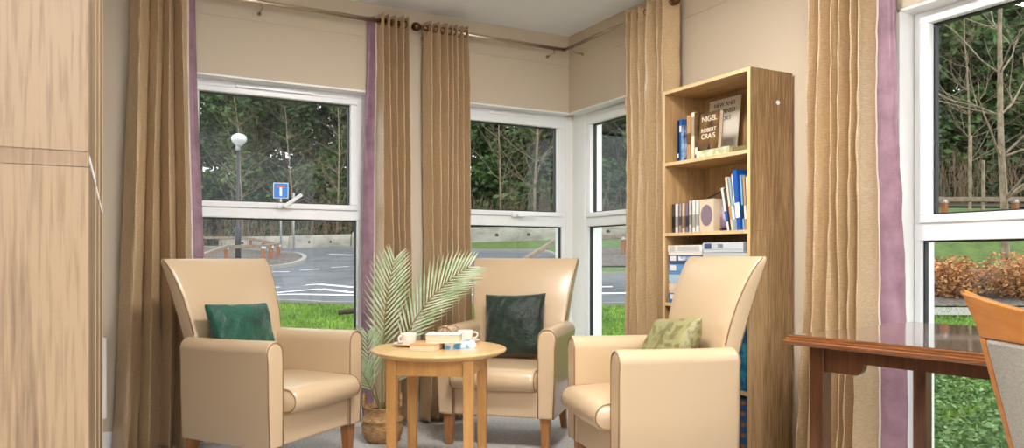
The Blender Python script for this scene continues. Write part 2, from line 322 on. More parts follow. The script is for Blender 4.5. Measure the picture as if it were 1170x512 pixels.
# ================================================================ armchairs
def armchair(name, label, loc, rz):
    root = empty(name, loc, rz, label, 'armchair', 'high back armchairs around the round table')
    FY, BY, ZB, ZT = .31, -.285, .18, .682
    for s in (-1, 1):
        xi, xo = .246, .350
        def prof(ins=0, narrow=0, dz=0):
            w = (xo-xi)/2-ins; cxm = (xi+xo)/2; pts = [(xo-ins-.01, ZB+ins), (xo-ins-.002, .4), (xo-ins, .58)]
            r = w+.002
            for k in range(0, 11):
                a = pi*k/10; pts.append((cxm+.004+r*cos(a), ZT-dz-.052+(r+.0)*sin(a)*1.04-ins*0))
            pts += [(xi+ins, .58), (xi+ins, .4), (xi+ins, ZB+ins)]
            return [(s*px, pz) for px, pz in pts]
        rings = []
        for y, ins, dz in ((FY, .014, .014), (FY-.004, .006, .006), (FY-.014, 0, 0), (.1, 0, .004), (-.1, 0, .006), (BY+.02, .002, .004), (BY, .012, .012)):
            rings.append([(x, y, z) for x, z in prof(ins, 0, dz)])
        a = G().loft(rings).build('armrest', 'leather', root, smooth=True)
        md = a.modifiers.new('weighted', 'WEIGHTED_NORMAL')
        w = G(); w.tube([(x, FY-.003, z) for x, z in prof(.004, 0, .004)], .0035, 6); w.build('piping', 'welt', a, smooth=True)
    # base and seat cushion
    G().bx(-.248, .248, -.26, FY-.012, ZB, .335).build('seat_base', 'leather', root, bevel=.014, seg=3)
    hw = .245
    yz = [(-.2, .345), (-.2, .45), (0, .462), (.2, .462), (.29, .458)]
    for k in range(0, 9):
        t = pi/2-pi*k/8; yz.append((.322+.062*cos(t)*1.0, .395+.062*sin(t)))
    yz += [(.29, .333)]
    # rings along x with slight shrink at both ends
    def ring(x, sh):
        cy, cz = .1, .40; return [(x, cy+(y-cy)*(1-sh*.16), cz+(z-cz)*(1-sh)) for y, z in yz]
    seat = G().loft([ring(-hw, .22), ring(-hw+.008, .08), ring(-hw+.03, 0), ring(0, -.05), ring(hw-.03, 0), ring(hw-.008, .08), ring(hw, .22)]).build('seat_cushion', 'leather', root, smooth=True)
    for x in (-hw+.002, hw-.002): G().tube([(x, y, z) for _, y, z in ring(x, .12)[3:]], .0035, 6).build('piping', 'welt', seat, smooth=True)
    # backrest: lofted padded slab that leans and curls back
    prof = [(.20, -.205, .268, .085), (.45, -.205, .276, .085), (.60, -.212, .292, .09), (.69, -.222, .304, .098), (.78, -.243, .313, .10), (.87, -.272, .323, .097), (.95, -.306, .335, .086), (1.01, -.338, .344, .072), (1.045, -.362, .350, .060), (1.062, -.380, .351, .046), (1.072, -.390, .347, .024)]
    rings = []
    for z, yf, w_, th in prof:
        n = 14; fr = []; 
        r = min(.02, th*.4)
        pts = rrect(w_, th/2, r, 4)
        # subdivide the front edge for a padded crown
        ring_ = []
        for i in range(len(pts)):
            ring_.append(pts[i])
            if i == 3:   # between +x corner and -x corner on +y side
                for k in range(1, 8):
                    f = k/8; xx = pts[3][0]+(pts[4][0]-pts[3][0])*f; ring_.append((xx, th/2+.012*sin(pi*f)))
        rings.append([(x, yf-th/2+y, z+(y-th/2)*-.0) for x, y in ring_])
    b = G().loft(rings).build('backrest', 'leather', root, smooth=True)
    for s in (-1, 1):
        G().tube([(s*(w_-.004), yf-.010, z) for z, yf, w_, th in prof[3:]], .0038, 6).build('piping', 'welt', b, smooth=True)
        G().tube([(s*(w_-.004), yf-th+.010, z) for z, yf, w_, th in prof[1:]], .0038, 6).build('piping', 'welt', b, smooth=True)
    for sx in (-1, 1):
        G().loft([[(sx*.285+dx*h*1, .262+dy*h, z) for dx, dy in ((-1, -1), (1, -1), (1, 1), (-1, 1))] for z, h in ((0, .019), (.19, .029))]).build('leg', 'legoak', root, bevel=.003)
        G().loft([[(sx*(.272+.0*o), -.255-o+dy*h, z) if dx is None else (sx*.272+dx*h, -.255-o+dy*h, z) for dx, dy in ((-1, -1), (1, -1), (1, 1), (-1, 1))] for z, h, o in ((0, .018, .07), (.19, .027, 0))]).build('leg', 'legoak', root, bevel=.003)
    return root
def pose(fc, deg):   # front-centre point and facing angle -> chair base location
    a = rad(deg); return (fc[0]-.31*cos(a), fc[1]-.31*sin(a), 0), a-pi/2
l, r_ = (-2.237, -.616, 0), -2.526; ch1 = armchair('armchair', 'cream high back armchair with an emerald cushion, in front of the widest left window', l, r_)
P1 = (l, r_)
l, r_ = (-.869, -.684, 0), -3.908; ch2 = dup(ch1, l, r_, 'cream high back armchair with a square dark green cushion, behind the round table'); P2 = (l, r_)
l, r_ = (-.776, -1.900, 0), 1.32; ch3 = dup(ch1, l, r_, 'cream high back armchair with a patterned sage cushion, in front of the bookcase', (.95, .95, 1.01)); P3 = (l, r_)

def cushion(name, label, w, h, th, m, Mx, group=None):
    n = 26
    def side(sg):
        def fn(u, v):
            a, b = 2*u-1, 2*v-1
            pinch = 1-.07*(1-abs(a)**2)*abs(b)**3; pinch2 = 1-.07*(1-abs(b)**2)*abs(a)**3
            x = a*w/2*pinch2; y = b*h/2*pinch
            d = max(0, (1-a*a)*(1-b*b))**.42*th/2
            wr = mn.noise(Vector((x*7+len(m)*1.7, y*5, sg*2.)))*.022*min(1, d/.02)+mn.noise(Vector((x*16+y*9, y*7-x*5, sg*3.+1)))*.010*min(1, d/.02)
            wr += .006*sin(18*(x+y)+3*a)*min(1, d/.02)*abs(a*b)
            return (x, y, sg*(d+wr)+.0)
        return fn
    gg = G(); gg.grid(side(1), n, n); gg.grid(side(-1), n, n)
    o = gg.build(name, m, smooth=True); o.matrix_world = Mx
    o.data.transform(Matrix.Identity(4)); 
    bm = bmesh.new(); bm.from_mesh(o.data); bmesh.ops.remove_doubles(bm, verts=bm.verts, dist=.0008); bmesh.ops.recalc_face_normals(bm, faces=bm.faces); bm.to_mesh(o.data); bm.free()
    s_ = o.modifiers.new('subdiv', 'SUBSURF'); s_.levels = 1; s_.render_levels = 1
    # seam piping
    return tag(o, label, 'cushion', group)
def onchair(P, x, y, z, lean, tilt, yaw=0):
    return Matrix.Translation(P[0]) @ Matrix.Rotation(P[1], 4, 'Z') @ Matrix.Translation((x, y, z)) @ Matrix.Rotation(yaw, 4, 'Z') @ Matrix.Rotation(pi/2+lean, 4, 'X') @ Matrix.Rotation(tilt, 4, 'Z')
cushion('cushion', 'rectangular emerald satin cushion slumped in the armchair by the left window', .42, .27, .13, 'emer', onchair(P1, .105, -.11, .715, rad(18), rad(2)))
cushion('cushion', 'square bottle green satin cushion propped in the middle armchair', .40, .40, .15, 'dkgreen', onchair(P2, -.005, -.105, .665, rad(14), rad(-2)))
cushion('cushion', 'olive sage cushion with leaf pattern lying in the armchair by the bookcase', .44, .36, .14, 'sage', onchair(P3, -.01, -.075, .635, rad(24), rad(-6)))

# ================================================================ round lamp table and what stands on it
TX, TY, TZ = -1.59, -1.31, .645
rt = empty('round_table', (TX, TY, 0), rad(-36), 'round beech side table with books and teacups on it', 'table')
G().lathe([(.0, TZ-.032), (.285, TZ-.032), (.292, TZ-.030), (.300, TZ-.024), (.306, TZ-.020), (.318, TZ-.018), (.325, TZ-.011), (.325, TZ-.006), (.319, TZ-.001), (.312, TZ), (0, TZ)], 72).build('table_top', 'beechtop', rt, smooth=False)
for o in rt.children: o.modifiers.new('b', 'BEVEL').width = .001
ql = .180
for sx in (-1, 1):
    for sy in (-1, 1):
        G().box((sx*ql, sy*ql, (TZ-.032)/2), (.05, .05, TZ-.032), taper=.82).build('leg', 'beech', rt, bevel=.004)
for k in range(4):
    a = k*pi/2; gA = G(); gA.T = Matrix.Rotation(a, 4, 'Z'); gA.bx(-ql+.026, ql-.026, ql-.006, ql+.016, TZ-.11, TZ-.033); gA.build('apron', 'beech', rt, bevel=.002)
def cup(loc, rz, label):
    root = empty('teacup', loc, rz, label, 'cup', 'white teacups on the round table')
    g1 = G(); g1.lathe([(0, .012), (.022, .012), (.026, .014), (.034, .026), (.039, .042), (.0405, .062), (.041, .066), (.0395, .067), (.038, .062), (.0365, .042), (.031, .028), (.0, .022)], 36); c = g1.build('bowl', 'china', root, smooth=True)
    G().lathe([(0, .056), (.0375, .056), (.0375, .0575), (0, .0575)], 32).build('tea', 'tea', root)
    G().tube([(.037, 0, .055), (.05, 0, .059), (.061, 0, .052), (.062, 0, .040), (.053, 0, .030), (.036, 0, .030)], [.004, .0045, .0045, .0045, .0042, .004], 8).build('handle', 'china', root, smooth=True)
    return root
def saucer(loc, label):
    o = G().lathe([(0, 0), (.03, 0), (.032, .002), (.055, .006), (.073, .014), (.0745, .0155), (.073, .0165), (.052, .0095), (.03, .006), (0, .006)], 40).build('saucer', 'china', smooth=True, loc=loc)
    return tag(o, label, 'saucer', 'white saucers on the round table')
def tcam(r, d):     # offsets on the table top expressed right / away from the seating side
    return (TX+r*cos(PHI)+d*sin(PHI), TY-r*sin(PHI)+d*cos(PHI))
a = tcam(-.155, .05); saucer((a[0], a[1], TZ), 'white china saucer at the left of the round table'); cup((a[0], a[1], TZ-.005), rad(200), 'white china teacup standing on the left saucer')
a = tcam(.115, .20); saucer((a[0], a[1], TZ), 'white china saucer behind the blue book'); cup((a[0], a[1], TZ-.005), rad(-28), 'white china teacup behind the pile of books, its handle to the right')
def book(name, label, loc, rz, w, d, t, cover, group=None, spine='-y', pages='paper'):
    """lying book: w along x (spine length), d along y, thickness t"""
    root = empty(name, loc, rz, label, 'book', group); c = .0022
    cv = G(); cv.bx(-w/2, w/2, -d/2, d/2, 0, c).bx(-w/2, w/2, -d/2, d/2, t-c, t)
    if spine == '-y': cv.bx(-w/2, w/2, -d/2, -d/2+c, c, t-c)
    else: cv.bx(-w/2, w/2, d/2-c, d/2, c, t-c)
    cv.build('cover', cover, root)
    G().bx(-w/2+.003, w/2-.003, -d/2+(.003 if spine == '-y' else .002), d/2-(.002 if spine == '-y' else .003), c, t-c).build('pages', pages, root)
    return root
a = tcam(-.048, -.085); book('book', 'tan hardback lying under the thick white book, left side', (a[0], a[1], TZ), rad(-40), .125, .15, .032, flat('tan_cover', 196, 150, 96), 'books piled on the round table', spine='+y')
a = tcam(.093, -.005); book('book', 'pale blue patterned paperback lying under the thick white book, right side', (a[0], a[1], TZ), rad(-12), .15, .115, .030, mat('blue_marbled_cover', srgb(60, 150, 200), .4, col2=srgb(226, 232, 236), noise=(26, (1, 1, 1), .45, .55)), 'books piled on the round table')
a = tcam(.03, -.045); book('book', 'thick white topped book on top of the table pile', (a[0], a[1], TZ+.0325), rad(-31), .165, .12, .040, flat('white_cover', 240, 236, 228), 'books piled on the round table', spine='+y')
# reading glasses on top of the pile
a = tcam(.03, -.01); sp = empty('spectacles', (a[0], a[1], TZ+.0725), rad(-31), 'brown rimmed reading glasses resting on the piled books', 'glasses')
for s in (-1, 1):
    G().tube([(s*.033+.026*cos(q*pi/10), 0, .019+.018*sin(q*pi/10)) for q in range(20)], .0015, 6, closed=True).build('rim', flat('tortoise_rim', 104, 62, 36, .3), sp, smooth=True)
    G().tube([(s*.059, 0, .026), (s*.062, .01, .026), (s*.060, .08, .012), (s*.055, .1, .003)], .0015, 6).build('temple', M['tortoise_rim'], sp, smooth=True)
G().tube([(-.008, 0, .022), (0, 0, .026), (.008, 0, .022)], .0015, 6).build('bridge', M['tortoise_rim'], sp, smooth=True)

# ================================================================ potted palm in a seagrass belly basket
PX_, PY_ = -1.575, -.425
random.seed(5)
bk = empty('basket', (PX_, PY_, 0), 0, 'woven seagrass belly basket holding the palm', 'basket')
pr = [(0, 0), (.085, 0), (.105, .02), (.12, .06), (.122, .095), (.116, .12), (.124, .128), (.122, .135), (.108, .14), (.104, .17), (.106, .20), (.110, .205), (.104, .207), (.098, .2), (.096, .165), (.0, .16)]
G().lathe(pr, 40).build('basket_body', 'basket', bk, smooth=True)
for k, aa in enumerate((2.7, -.35)):
    hx, hy = cos(aa)*.106, sin(aa)*.106; pts = []
    for q in range(13):
        t = pi*q/12; pts.append((hx-sin(aa)*.032*cos(t), hy+cos(aa)*.032*cos(t), .19+.085*sin(t)**.8))
    G().tube(pts, .009, 8).build('handle', 'basket', bk, smooth=True)
pl = empty('potted_palm', (PX_, PY_, .17), 0, 'feathery green palm with two tall fronds growing from the basket', 'plant')
G().lathe([(0, -.005), (.085, -.005), (.088, .012), (0, .012)], 24).build('soil', 'soil', pl)
def frond(base, tip, bend, nleaf, llen, droop=.15, up=(0, 0, 1)):
    b = Vector(base); t = Vector(tip); mid = (b+t)/2+Vector(bend); pts = []
    for i in range(19):
        s = i/18; pts.append(b*(1-s)**2+mid*2*s*(1-s)+t*s*s)
    fo = G().tube(pts, [.006*(1-.8*i/18) for i in range(19)], 6).build('frond', 'stem', pl, smooth=True)
    lf = G()
    view = Vector((-.45, -.89, 0)).normalized()
    for i in range(nleaf):
        s = .38+.62*i/(nleaf-1); p = b*(1-s)**2+mid*2*s*(1-s)+t*s*s; tan = (2*(1-s)*(mid-b)+2*s*(t-mid)).normalized()
        sidev = tan.cross(view).normalized()
        L_ = llen*(.35+1.0*sin(pi*min(1, (s-.33)/.67*.80+.12)))
        for sg in (-1, 1):
            d = (sidev*sg*.80+tan*(.95+.8*(s-.38))+view*random.uniform(-.15, .3)).normalized(); w = .0062
            q1 = p+d*L_*.5+Vector((0, 0, -droop*L_*.10)); q2 = p+d*L_+Vector((0, 0, -droop*L_*.45))
            nrm = d.cross(view).normalized()*w
            lf.add([p-nrm*.5, p+nrm*.5, q1+nrm, q1-nrm, q2], [(0, 1, 2, 3), (3, 2, 4)])
    lf.build('leaflets', 'palm', fo)
def pc(r, d, z): return (r*cos(PHI)+d*sin(PHI), -r*sin(PHI)+d*cos(PHI), z-.17)
frond((0, 0, 0), pc(.06, .05, 1.06), pc(-.05, 0, .25), 18, .19)
frond((.01, 0, 0), pc(.50, .10, 1.02), pc(-.16, -.02, .36), 22, .21)
frond((0, .01, 0), pc(-.08, -.05, .62), pc(-.04, 0, .2), 11, .15)
frond((0, -.01, 0), pc(.17, -.12, .52), pc(.0, 0, .27), 11, .15)
frond((-.01, -.01, 0), pc(-.12, -.1, .45), pc(-.02, 0, .24), 11, .12)

# ================================================================ bookcase
BY0, BY1, BD, BH = -1.425, -2.06, .29, 1.99
bc = empty('bookcase', (0, 0, 0), 0, 'tall light oak bookcase filled with books and puzzles between the curtains', 'bookcase'); t_ = .018
XF = -BD-.014
G().bx(XF, -.018, BY1, BY1+t_, 0, BH).build('side_panel', 'caseside', bc, bevel=.001)
G().bx(XF, -.018, BY0-t_, BY0, 0, BH).build('side_panel', 'oakz', bc, bevel=.001)
G().bx(XF, -.018, BY1+t_, BY0-t_, BH-t_, BH).build('top_panel', 'oaky', bc)
G().bx(-.024, -.018, BY1+t_, BY0-t_, .06, BH-t_).build('back_panel', 'oakz', bc)
for z in (1.597, 1.213, .832, .432, .078): G().bx(XF, -.024, BY1+t_, BY0-t_, z-t_, z).build('shelf', 'oaky', bc)
G().bx(XF+.02, XF+.035, BY1+t_, BY0-t_, 0, .06).build('plinth', 'oaky', bc)
ed = G(); ed.bx(XF-.002, XF, BY1, BY1+t_, 0, BH); ed.bx(XF-.002, XF, BY0-t_, BY0, 0, BH); ed.bx(XF-.002, XF, BY1+t_, BY0-t_, BH-t_, BH)
for z in (1.597, 1.213, .832, .432): ed.bx(XF-.002, XF, BY1+t_, BY0-t_, z-t_, z)
ed.build('edging', 'oakedge', bc)
cb = G(); 
for xx, zz in ((-.12, 1.835),): cb.tube([(xx, BY1, zz), (xx, BY1-.003, zz)], .011, 16)
cb.build('screw_cap', 'white', bc)
G().bx(XF+.001, -.019, BY1-.0012, BY1+.001, 1.206, 1.209).build('panel_joint', 'oakdark', bc)
S1, S2, S3, S4, S5 = 1.597, 1.213, .832, .432, .078
XS = XF+.03       # front line of spines
def upright(y, wd, ht, dp, z, color, label, name='book', x=None, lean=0, spine_mark=None, cat='book', group=None, pg='paper'):
    """standing book: spine towards -x, thickness wd along y"""
    x = XS if x is None else x
    root = empty(name, (x, y, z), 0, label, cat, group); root.rotation_euler = (lean, 0, 0); c = .0016
    cv = G(); cv.bx(0, dp, -wd/2, -wd/2+c, 0, ht).bx(0, dp, wd/2-c, wd/2, 0, ht).bx(0, c, -wd/2, wd/2, 0, ht); cv.build('cover', color, root)
    G().bx(c, dp-.003, -wd/2+c, wd/2-c, .002, ht-.003).build('pages', pg, root)
    if spine_mark: G().bx(-.0006, 0, -wd/2+.001, wd/2-.001, ht*spine_mark[0], ht*spine_mark[1]).build('spine_label', spine_mark[2], root)
    return root
grp = 'books standing on the top shelf'
nb = flat('navy_cover', 24, 34, 60); bl = flat('blue_cover', 30, 92, 170); lb = mat('light_blue_picture', srgb(150, 186, 220), .4, col2=srgb(70, 74, 110), noise=(18, (1, 1, 1), .42, .58)); tn = flat('tan_spine', 190, 146, 92); cr = flat('cream_spine', 228, 212, 184); br = mat('brown_cover_mottled', srgb(120, 88, 52), .4, col2=srgb(60, 42, 26), noise=(14, (1, 1, 1), .4, .6)); wh = flat('white_spine', 238, 236, 230)
upright(-1.514, .012, .225, .15, S1, nb, 'thin navy book at the left end of the top shelf', spine_mark=(.1, .2, wh), group=grp)
upright(-1.536, .024, .228, .15, S1, bl, 'tall royal blue book beside the navy one on the top shelf', group=grp, spine_mark=(.7, .85, wh))
upright(-1.566, .026, .195, .15, S1, lb, 'pale blue picture spine on the top shelf', x=XS-.012, group=grp)
upright(-1.598, .030, .240, .16, S1, tn, 'tan spined novel on the top shelf', group=grp, spine_mark=(.35, .6, flat('brown_mark', 120, 76, 40)))
upright(-1.630, .028, .250, .16, S1, cr, 'cream spined thick novel on the top shelf', group=grp, spine_mark=(.5, .9, flat('grey_mark', 160, 140, 116)))
upright(-1.656, .020, .245, .16, S1, br, 'mottled brown spine beside the cream novel', group=grp, spine_mark=(.1, .25, wh))
# face-out novel
nv = empty('book', (XS-.01, -1.745, S1), 0, 'brown crime novel standing face out with large pale lettering', 'book'); nv.rotation_euler = (0, rad(5), 0)
G().bx(0, .002, -.072, .07, 0, .235).bx(.026, .028, -.072, .07, 0, .235).bx(0, .028, .068, .07, 0, .235).build('cover', br, nv)
G().bx(.002, .026, -.070, .068, .002, .233).build('pages', 'paper', nv)
fm = lambda x, y, z: frameM((x, y, z), (0, -1, 0), (0, 0, 1))
pal = flat('pale_letters', 236, 224, 200)
lettering('NIGEL', .040, fm(-.0008, 0, .200), pal, nv); lettering('ROBERT', .030, fm(-.0008, 0, .140), pal, nv); lettering('CRAIS', .038, fm(-.0008, 0, .108), pal, nv)
G().lathe([(0, 0), (.012, 0), (.010, .03), (.004, .034), (.006, .042), (0, .048)], 10).build('figure_silhouette', 'black', nv).matrix_local = Matrix.Translation((-.0005, -.01, .02)) @ Matrix.Diagonal((.05, 1, 1, 1))
# sign board
sg = empty('sign_board', (-.10, -1.645, S1+.001), 0, 'cream card sign about new and returned books at the back of the top shelf', 'sign'); sg.rotation_euler = (0, rad(7), 0)
G().bx(0, .006, -.115, .115, 0, .345).build('card', flat('cream_card', 226, 216, 200), sg)
dk = flat('dark_letters', 60, 52, 46)
for i, tx in enumerate(('NEW AND', 'RETURNED', 'BOOKS')): lettering(tx, .033, fm(-.0008, 0, .312-.040*i), dk, sg)
# books lying flat in front
gb_ = mat('pale_green_floral_cover', srgb(226, 216, 190), .5, col2=srgb(170, 176, 130), noise=(24, (1, 1, 1), .42, .6))
b1 = book('book', 'pale floral covered book lying flat in front of the novels', (XF+.075, -1.79, S1), rad(-90), .235, .12, .036, gb_, None)
b2 = book('book', 'slim dark green book lying flat at the right end of the top shelf', (XF+.115, -1.970, S1), rad(-90), .115, .17, .028, flat('moss_cover', 120, 112, 70), None)
# second shelf: cd boxes, spindle, leaning picture books
grp = 'audio book cases in a row on the second shelf'
cols = [(70, 60, 60), (226, 222, 216), (150, 140, 140), (214, 190, 160), (120, 110, 130), (190, 186, 180), (232, 228, 220), (236, 230, 222)]
nm = ['charcoal', 'white', 'grey', 'beige', 'slate purple', 'pale grey', 'ivory', 'off white']
y = -1.462
for i, (c_, n_) in enumerate(zip(cols, nm)):
    wd = .026; y -= wd/2+.001
    upright(y, wd-.002, .158 if i < 5 else .168, .14, S2, flat('case_'+n_.replace(' ', '_'), *c_), n_+' spined audio case, number %s from the left on the second shelf' % ['one', 'two', 'three', 'four', 'five', 'six', 'seven', 'eight'][i], 'audio_case', spine_mark=(.15+.05*(i % 3), .55, flat('mark_'+n_.replace(' ', '_'), *[max(0, q-70) for q in c_])), cat='audio case', group=grp, pg=flat('case_plastic', 200, 196, 190))
    y -= wd/2
bxx = empty('audio_box', (XS, -1.727, S2), 0, 'cream boxed set with a mauve round print, right of the audio cases', 'box')
G().bx(0, .13, -.055, .045, 0, .168).build('box_body', flat('cream_box', 214, 196, 168), bxx, bevel=.002)
gd = G(); gd.loft([[(x_, -.006+.042*cos(k*pi/16), .084+.055*sin(k*pi/16)) for k in range(32)] for x_ in (-.001, 0)]); gd.build('round_print', flat('mauve_print', 132, 112, 128), bxx)
spd = empty('disc_spindle', (XS+.075, -1.835, S2), 0, 'mauve and white disc tub behind the leaning picture books', 'disc tub')
G().lathe([(0, 0), (.058, 0), (.060, .004), (.060, .012), (0, .012)], 32).build('base', 'black', spd)
G().lathe([(0, .012), (.054, .012), (.056, .03), (.056, .125), (.05, .14), (0, .142)], 32).build('tub', mat('tub_wrap', srgb(128, 108, 136), .3, col2=srgb(214, 208, 214), noise=(9, (1, 1, 1), .45, .55)), spd, smooth=True)
cb2 = G().tube([(XS+.05, -1.69, S2+.178), (XS+.07, -1.74, S2+.20), (XS+.10, -1.80, S2+.235), (XS+.13, -1.86, S2+.24), (XS+.15, -1.90, S2+.2), (XS+.16, -1.91, S2+.02)], .004, 8).build('cable', 'black', smooth=True)
tag(cb2, 'black looping cable behind the audio cases', 'cable')
grp = 'picture books leaning together on the second shelf'
specs = [(.016, .235, wh, 'slim white'), (.013, .232, flat('dark_edge', 70, 60, 60), 'thin dark edged'), (.016, .29, cr, 'tall cream'), (.018, .285, flat('grey_blue', 150, 170, 190), 'grey blue'), (.014, .30, wh, 'tallest white'), (.030, .318, flat('bright_blue', 24, 84, 170), 'bright royal blue'), (.014, .29, flat('sky_cover', 130, 176, 210), 'sky blue'), (.016, .28, tn, 'tan edged'), (.014, .275, wh, 'short white'), (.020, .25, flat('brown_cover', 110, 78, 50), 'small brown')]
y = -1.878
for i, (wd, ht, c_, n_) in enumerate(specs):
    lean = rad(-12+i*1.15)
    # lean to the left (towards +y at the top)
    o = upright(y-wd/2, wd, ht*.93, .21, S2+.001+abs(sin(lean))*wd/2, c_, n_+' picture book leaning left on the second shelf', 'picture_book', lean=lean, spine_mark=(.2, .45, [bl, nb, tn, wh, lb, wh, nb, wh, bl, tn][i]), group=grp, x=XS-.01 if i == 5 else XS)
    y -= wd*.98/1.0 if i < 9 else 0
# third shelf: jigsaw boxes
def jig(x0, y0, y1, z, h, base, label, txt=None, deco=None, picture=None, dp=.24, name='puzzle_box'):
    root = empty(name, (x0, (y0+y1)/2, z), 0, label, 'puzzle box', 'stacked jigsaw boxes in the bookcase'); hw = abs(y1-y0)/2
    G().bx(0, dp, -hw, hw, 0, h*.42).build('box_base', base, root, bevel=.001)
    G().bx(-.002, dp+.002, -hw-.002, hw+.002, h*.30, h).build('lid', base, root, bevel=.001)
    if deco: G().bx(-.0030, -.002, hw*.55, hw*.92, h*.38, h*.92).build('printed_badge', deco, root)
    if picture: G().bx(-.0030, -.002, -hw*.9, hw*.4, h*.42, h*.88).build('printed_picture', picture, root)
    if txt: lettering(txt, h*.55, fm(-.0035, hw*.1, h*.62), flat('slate_letters', 70, 90, 120), root)
    return root
pic = mat('box_picture', srgb(110, 150, 190), .4, col2=srgb(232, 226, 214), noise=(30, (1, 1, 1), .42, .58)); pic2 = mat('village_picture', srgb(170, 120, 80), .4, col2=srgb(60, 90, 130), noise=(40, (1, 1, 1), .42, .58))
wbx = flat('box_white', 232, 226, 216); bbx = flat('box_blue', 40, 120, 200); lbx = flat('box_pale_blue', 176, 204, 224); mbx = flat('box_mid_blue', 100, 150, 205); pbx = flat('box_pink_cream', 226, 206, 190); gbx = flat('box_grey', 190, 190, 188); drk = flat('box_navy', 60, 80, 120)
zz = S3; stack = [(.052, bbx, 'bright blue puzzle box with a pale badge, bottom of the stack of six', wbx, lbx), (.053, pbx, 'pinkish cream puzzle box, second from the bottom of the stack', None, None), (.050, lbx, 'pale blue puzzle box in the middle of the stack', None, pic), (.055, mbx, 'mid blue puzzle box with white flakes, fourth in the stack', wbx, None), (.050, drk, 'slate blue puzzle box with a white badge, second from the top', wbx, pic)]
for i, (h, c_, lb_, dc, pi_) in enumerate(stack):
    jig(XS-.012, -1.455, -1.455-.262, zz, h-.0015, c_, lb_, deco=dc, picture=pi_); zz += h
jig(XS-.015, -1.452, -1.712, zz, .052, wbx, 'white puzzle box on top of the left stack', deco=gbx, picture=gbx)
j = jig(XS-.012, -1.722, -2.025, S3, .27, gbx, 'tall grey white game box behind the armchair back', name='game_box')
j = jig(XS-.015, -1.724, -2.0, S3+.272, .050, flat('box_blue_grey', 196, 204, 212), 'pale box marked with the number three hundred, right of the white puzzle box', txt='300', deco=drk)
# fourth shelf
jig(XS-.012, -1.455, -1.72, S4, .30, pbx, 'cream games box on the fourth shelf, left side', deco=tn, name='game_box')
jig(XS-.01, -1.46, -1.72, S4+.302, .055, wbx, 'white puzzle box with orange band on the fourth shelf, left side', deco=flat('orange_band', 220, 130, 60))
jig(XS-.012, -1.74, -2.03, S4, .33, mat('sea_picture_blue', srgb(20, 88, 150), .4, col2=srgb(60, 170, 200), noise=(10, (1, 1, 1), .45, .6)), 'large deep blue picture box on the fourth shelf beside the side panel', name='game_box')
z_ = S5
for i in range(6):
    jig(XS-.012, -1.75, -2.03, z_, .051, flat('box_cobalt', 44, 98, 160), 'cobalt puzzle box with a village picture, %s in the bottom stack' % ['lowest', 'second lowest', 'third from the bottom', 'fourth from the bottom', 'fifth from the bottom', 'topmost'][i], picture=pic2, deco=pic2); z_ += .0525
for i in range(3):
    jig(XS-.012, -1.46, -1.735, S5+i*.062, .06, [wbx, mbx, pbx][i], '%s puzzle box on the bottom shelf, left side' % ['white lowest', 'blue middle', 'pink topmost'][i])

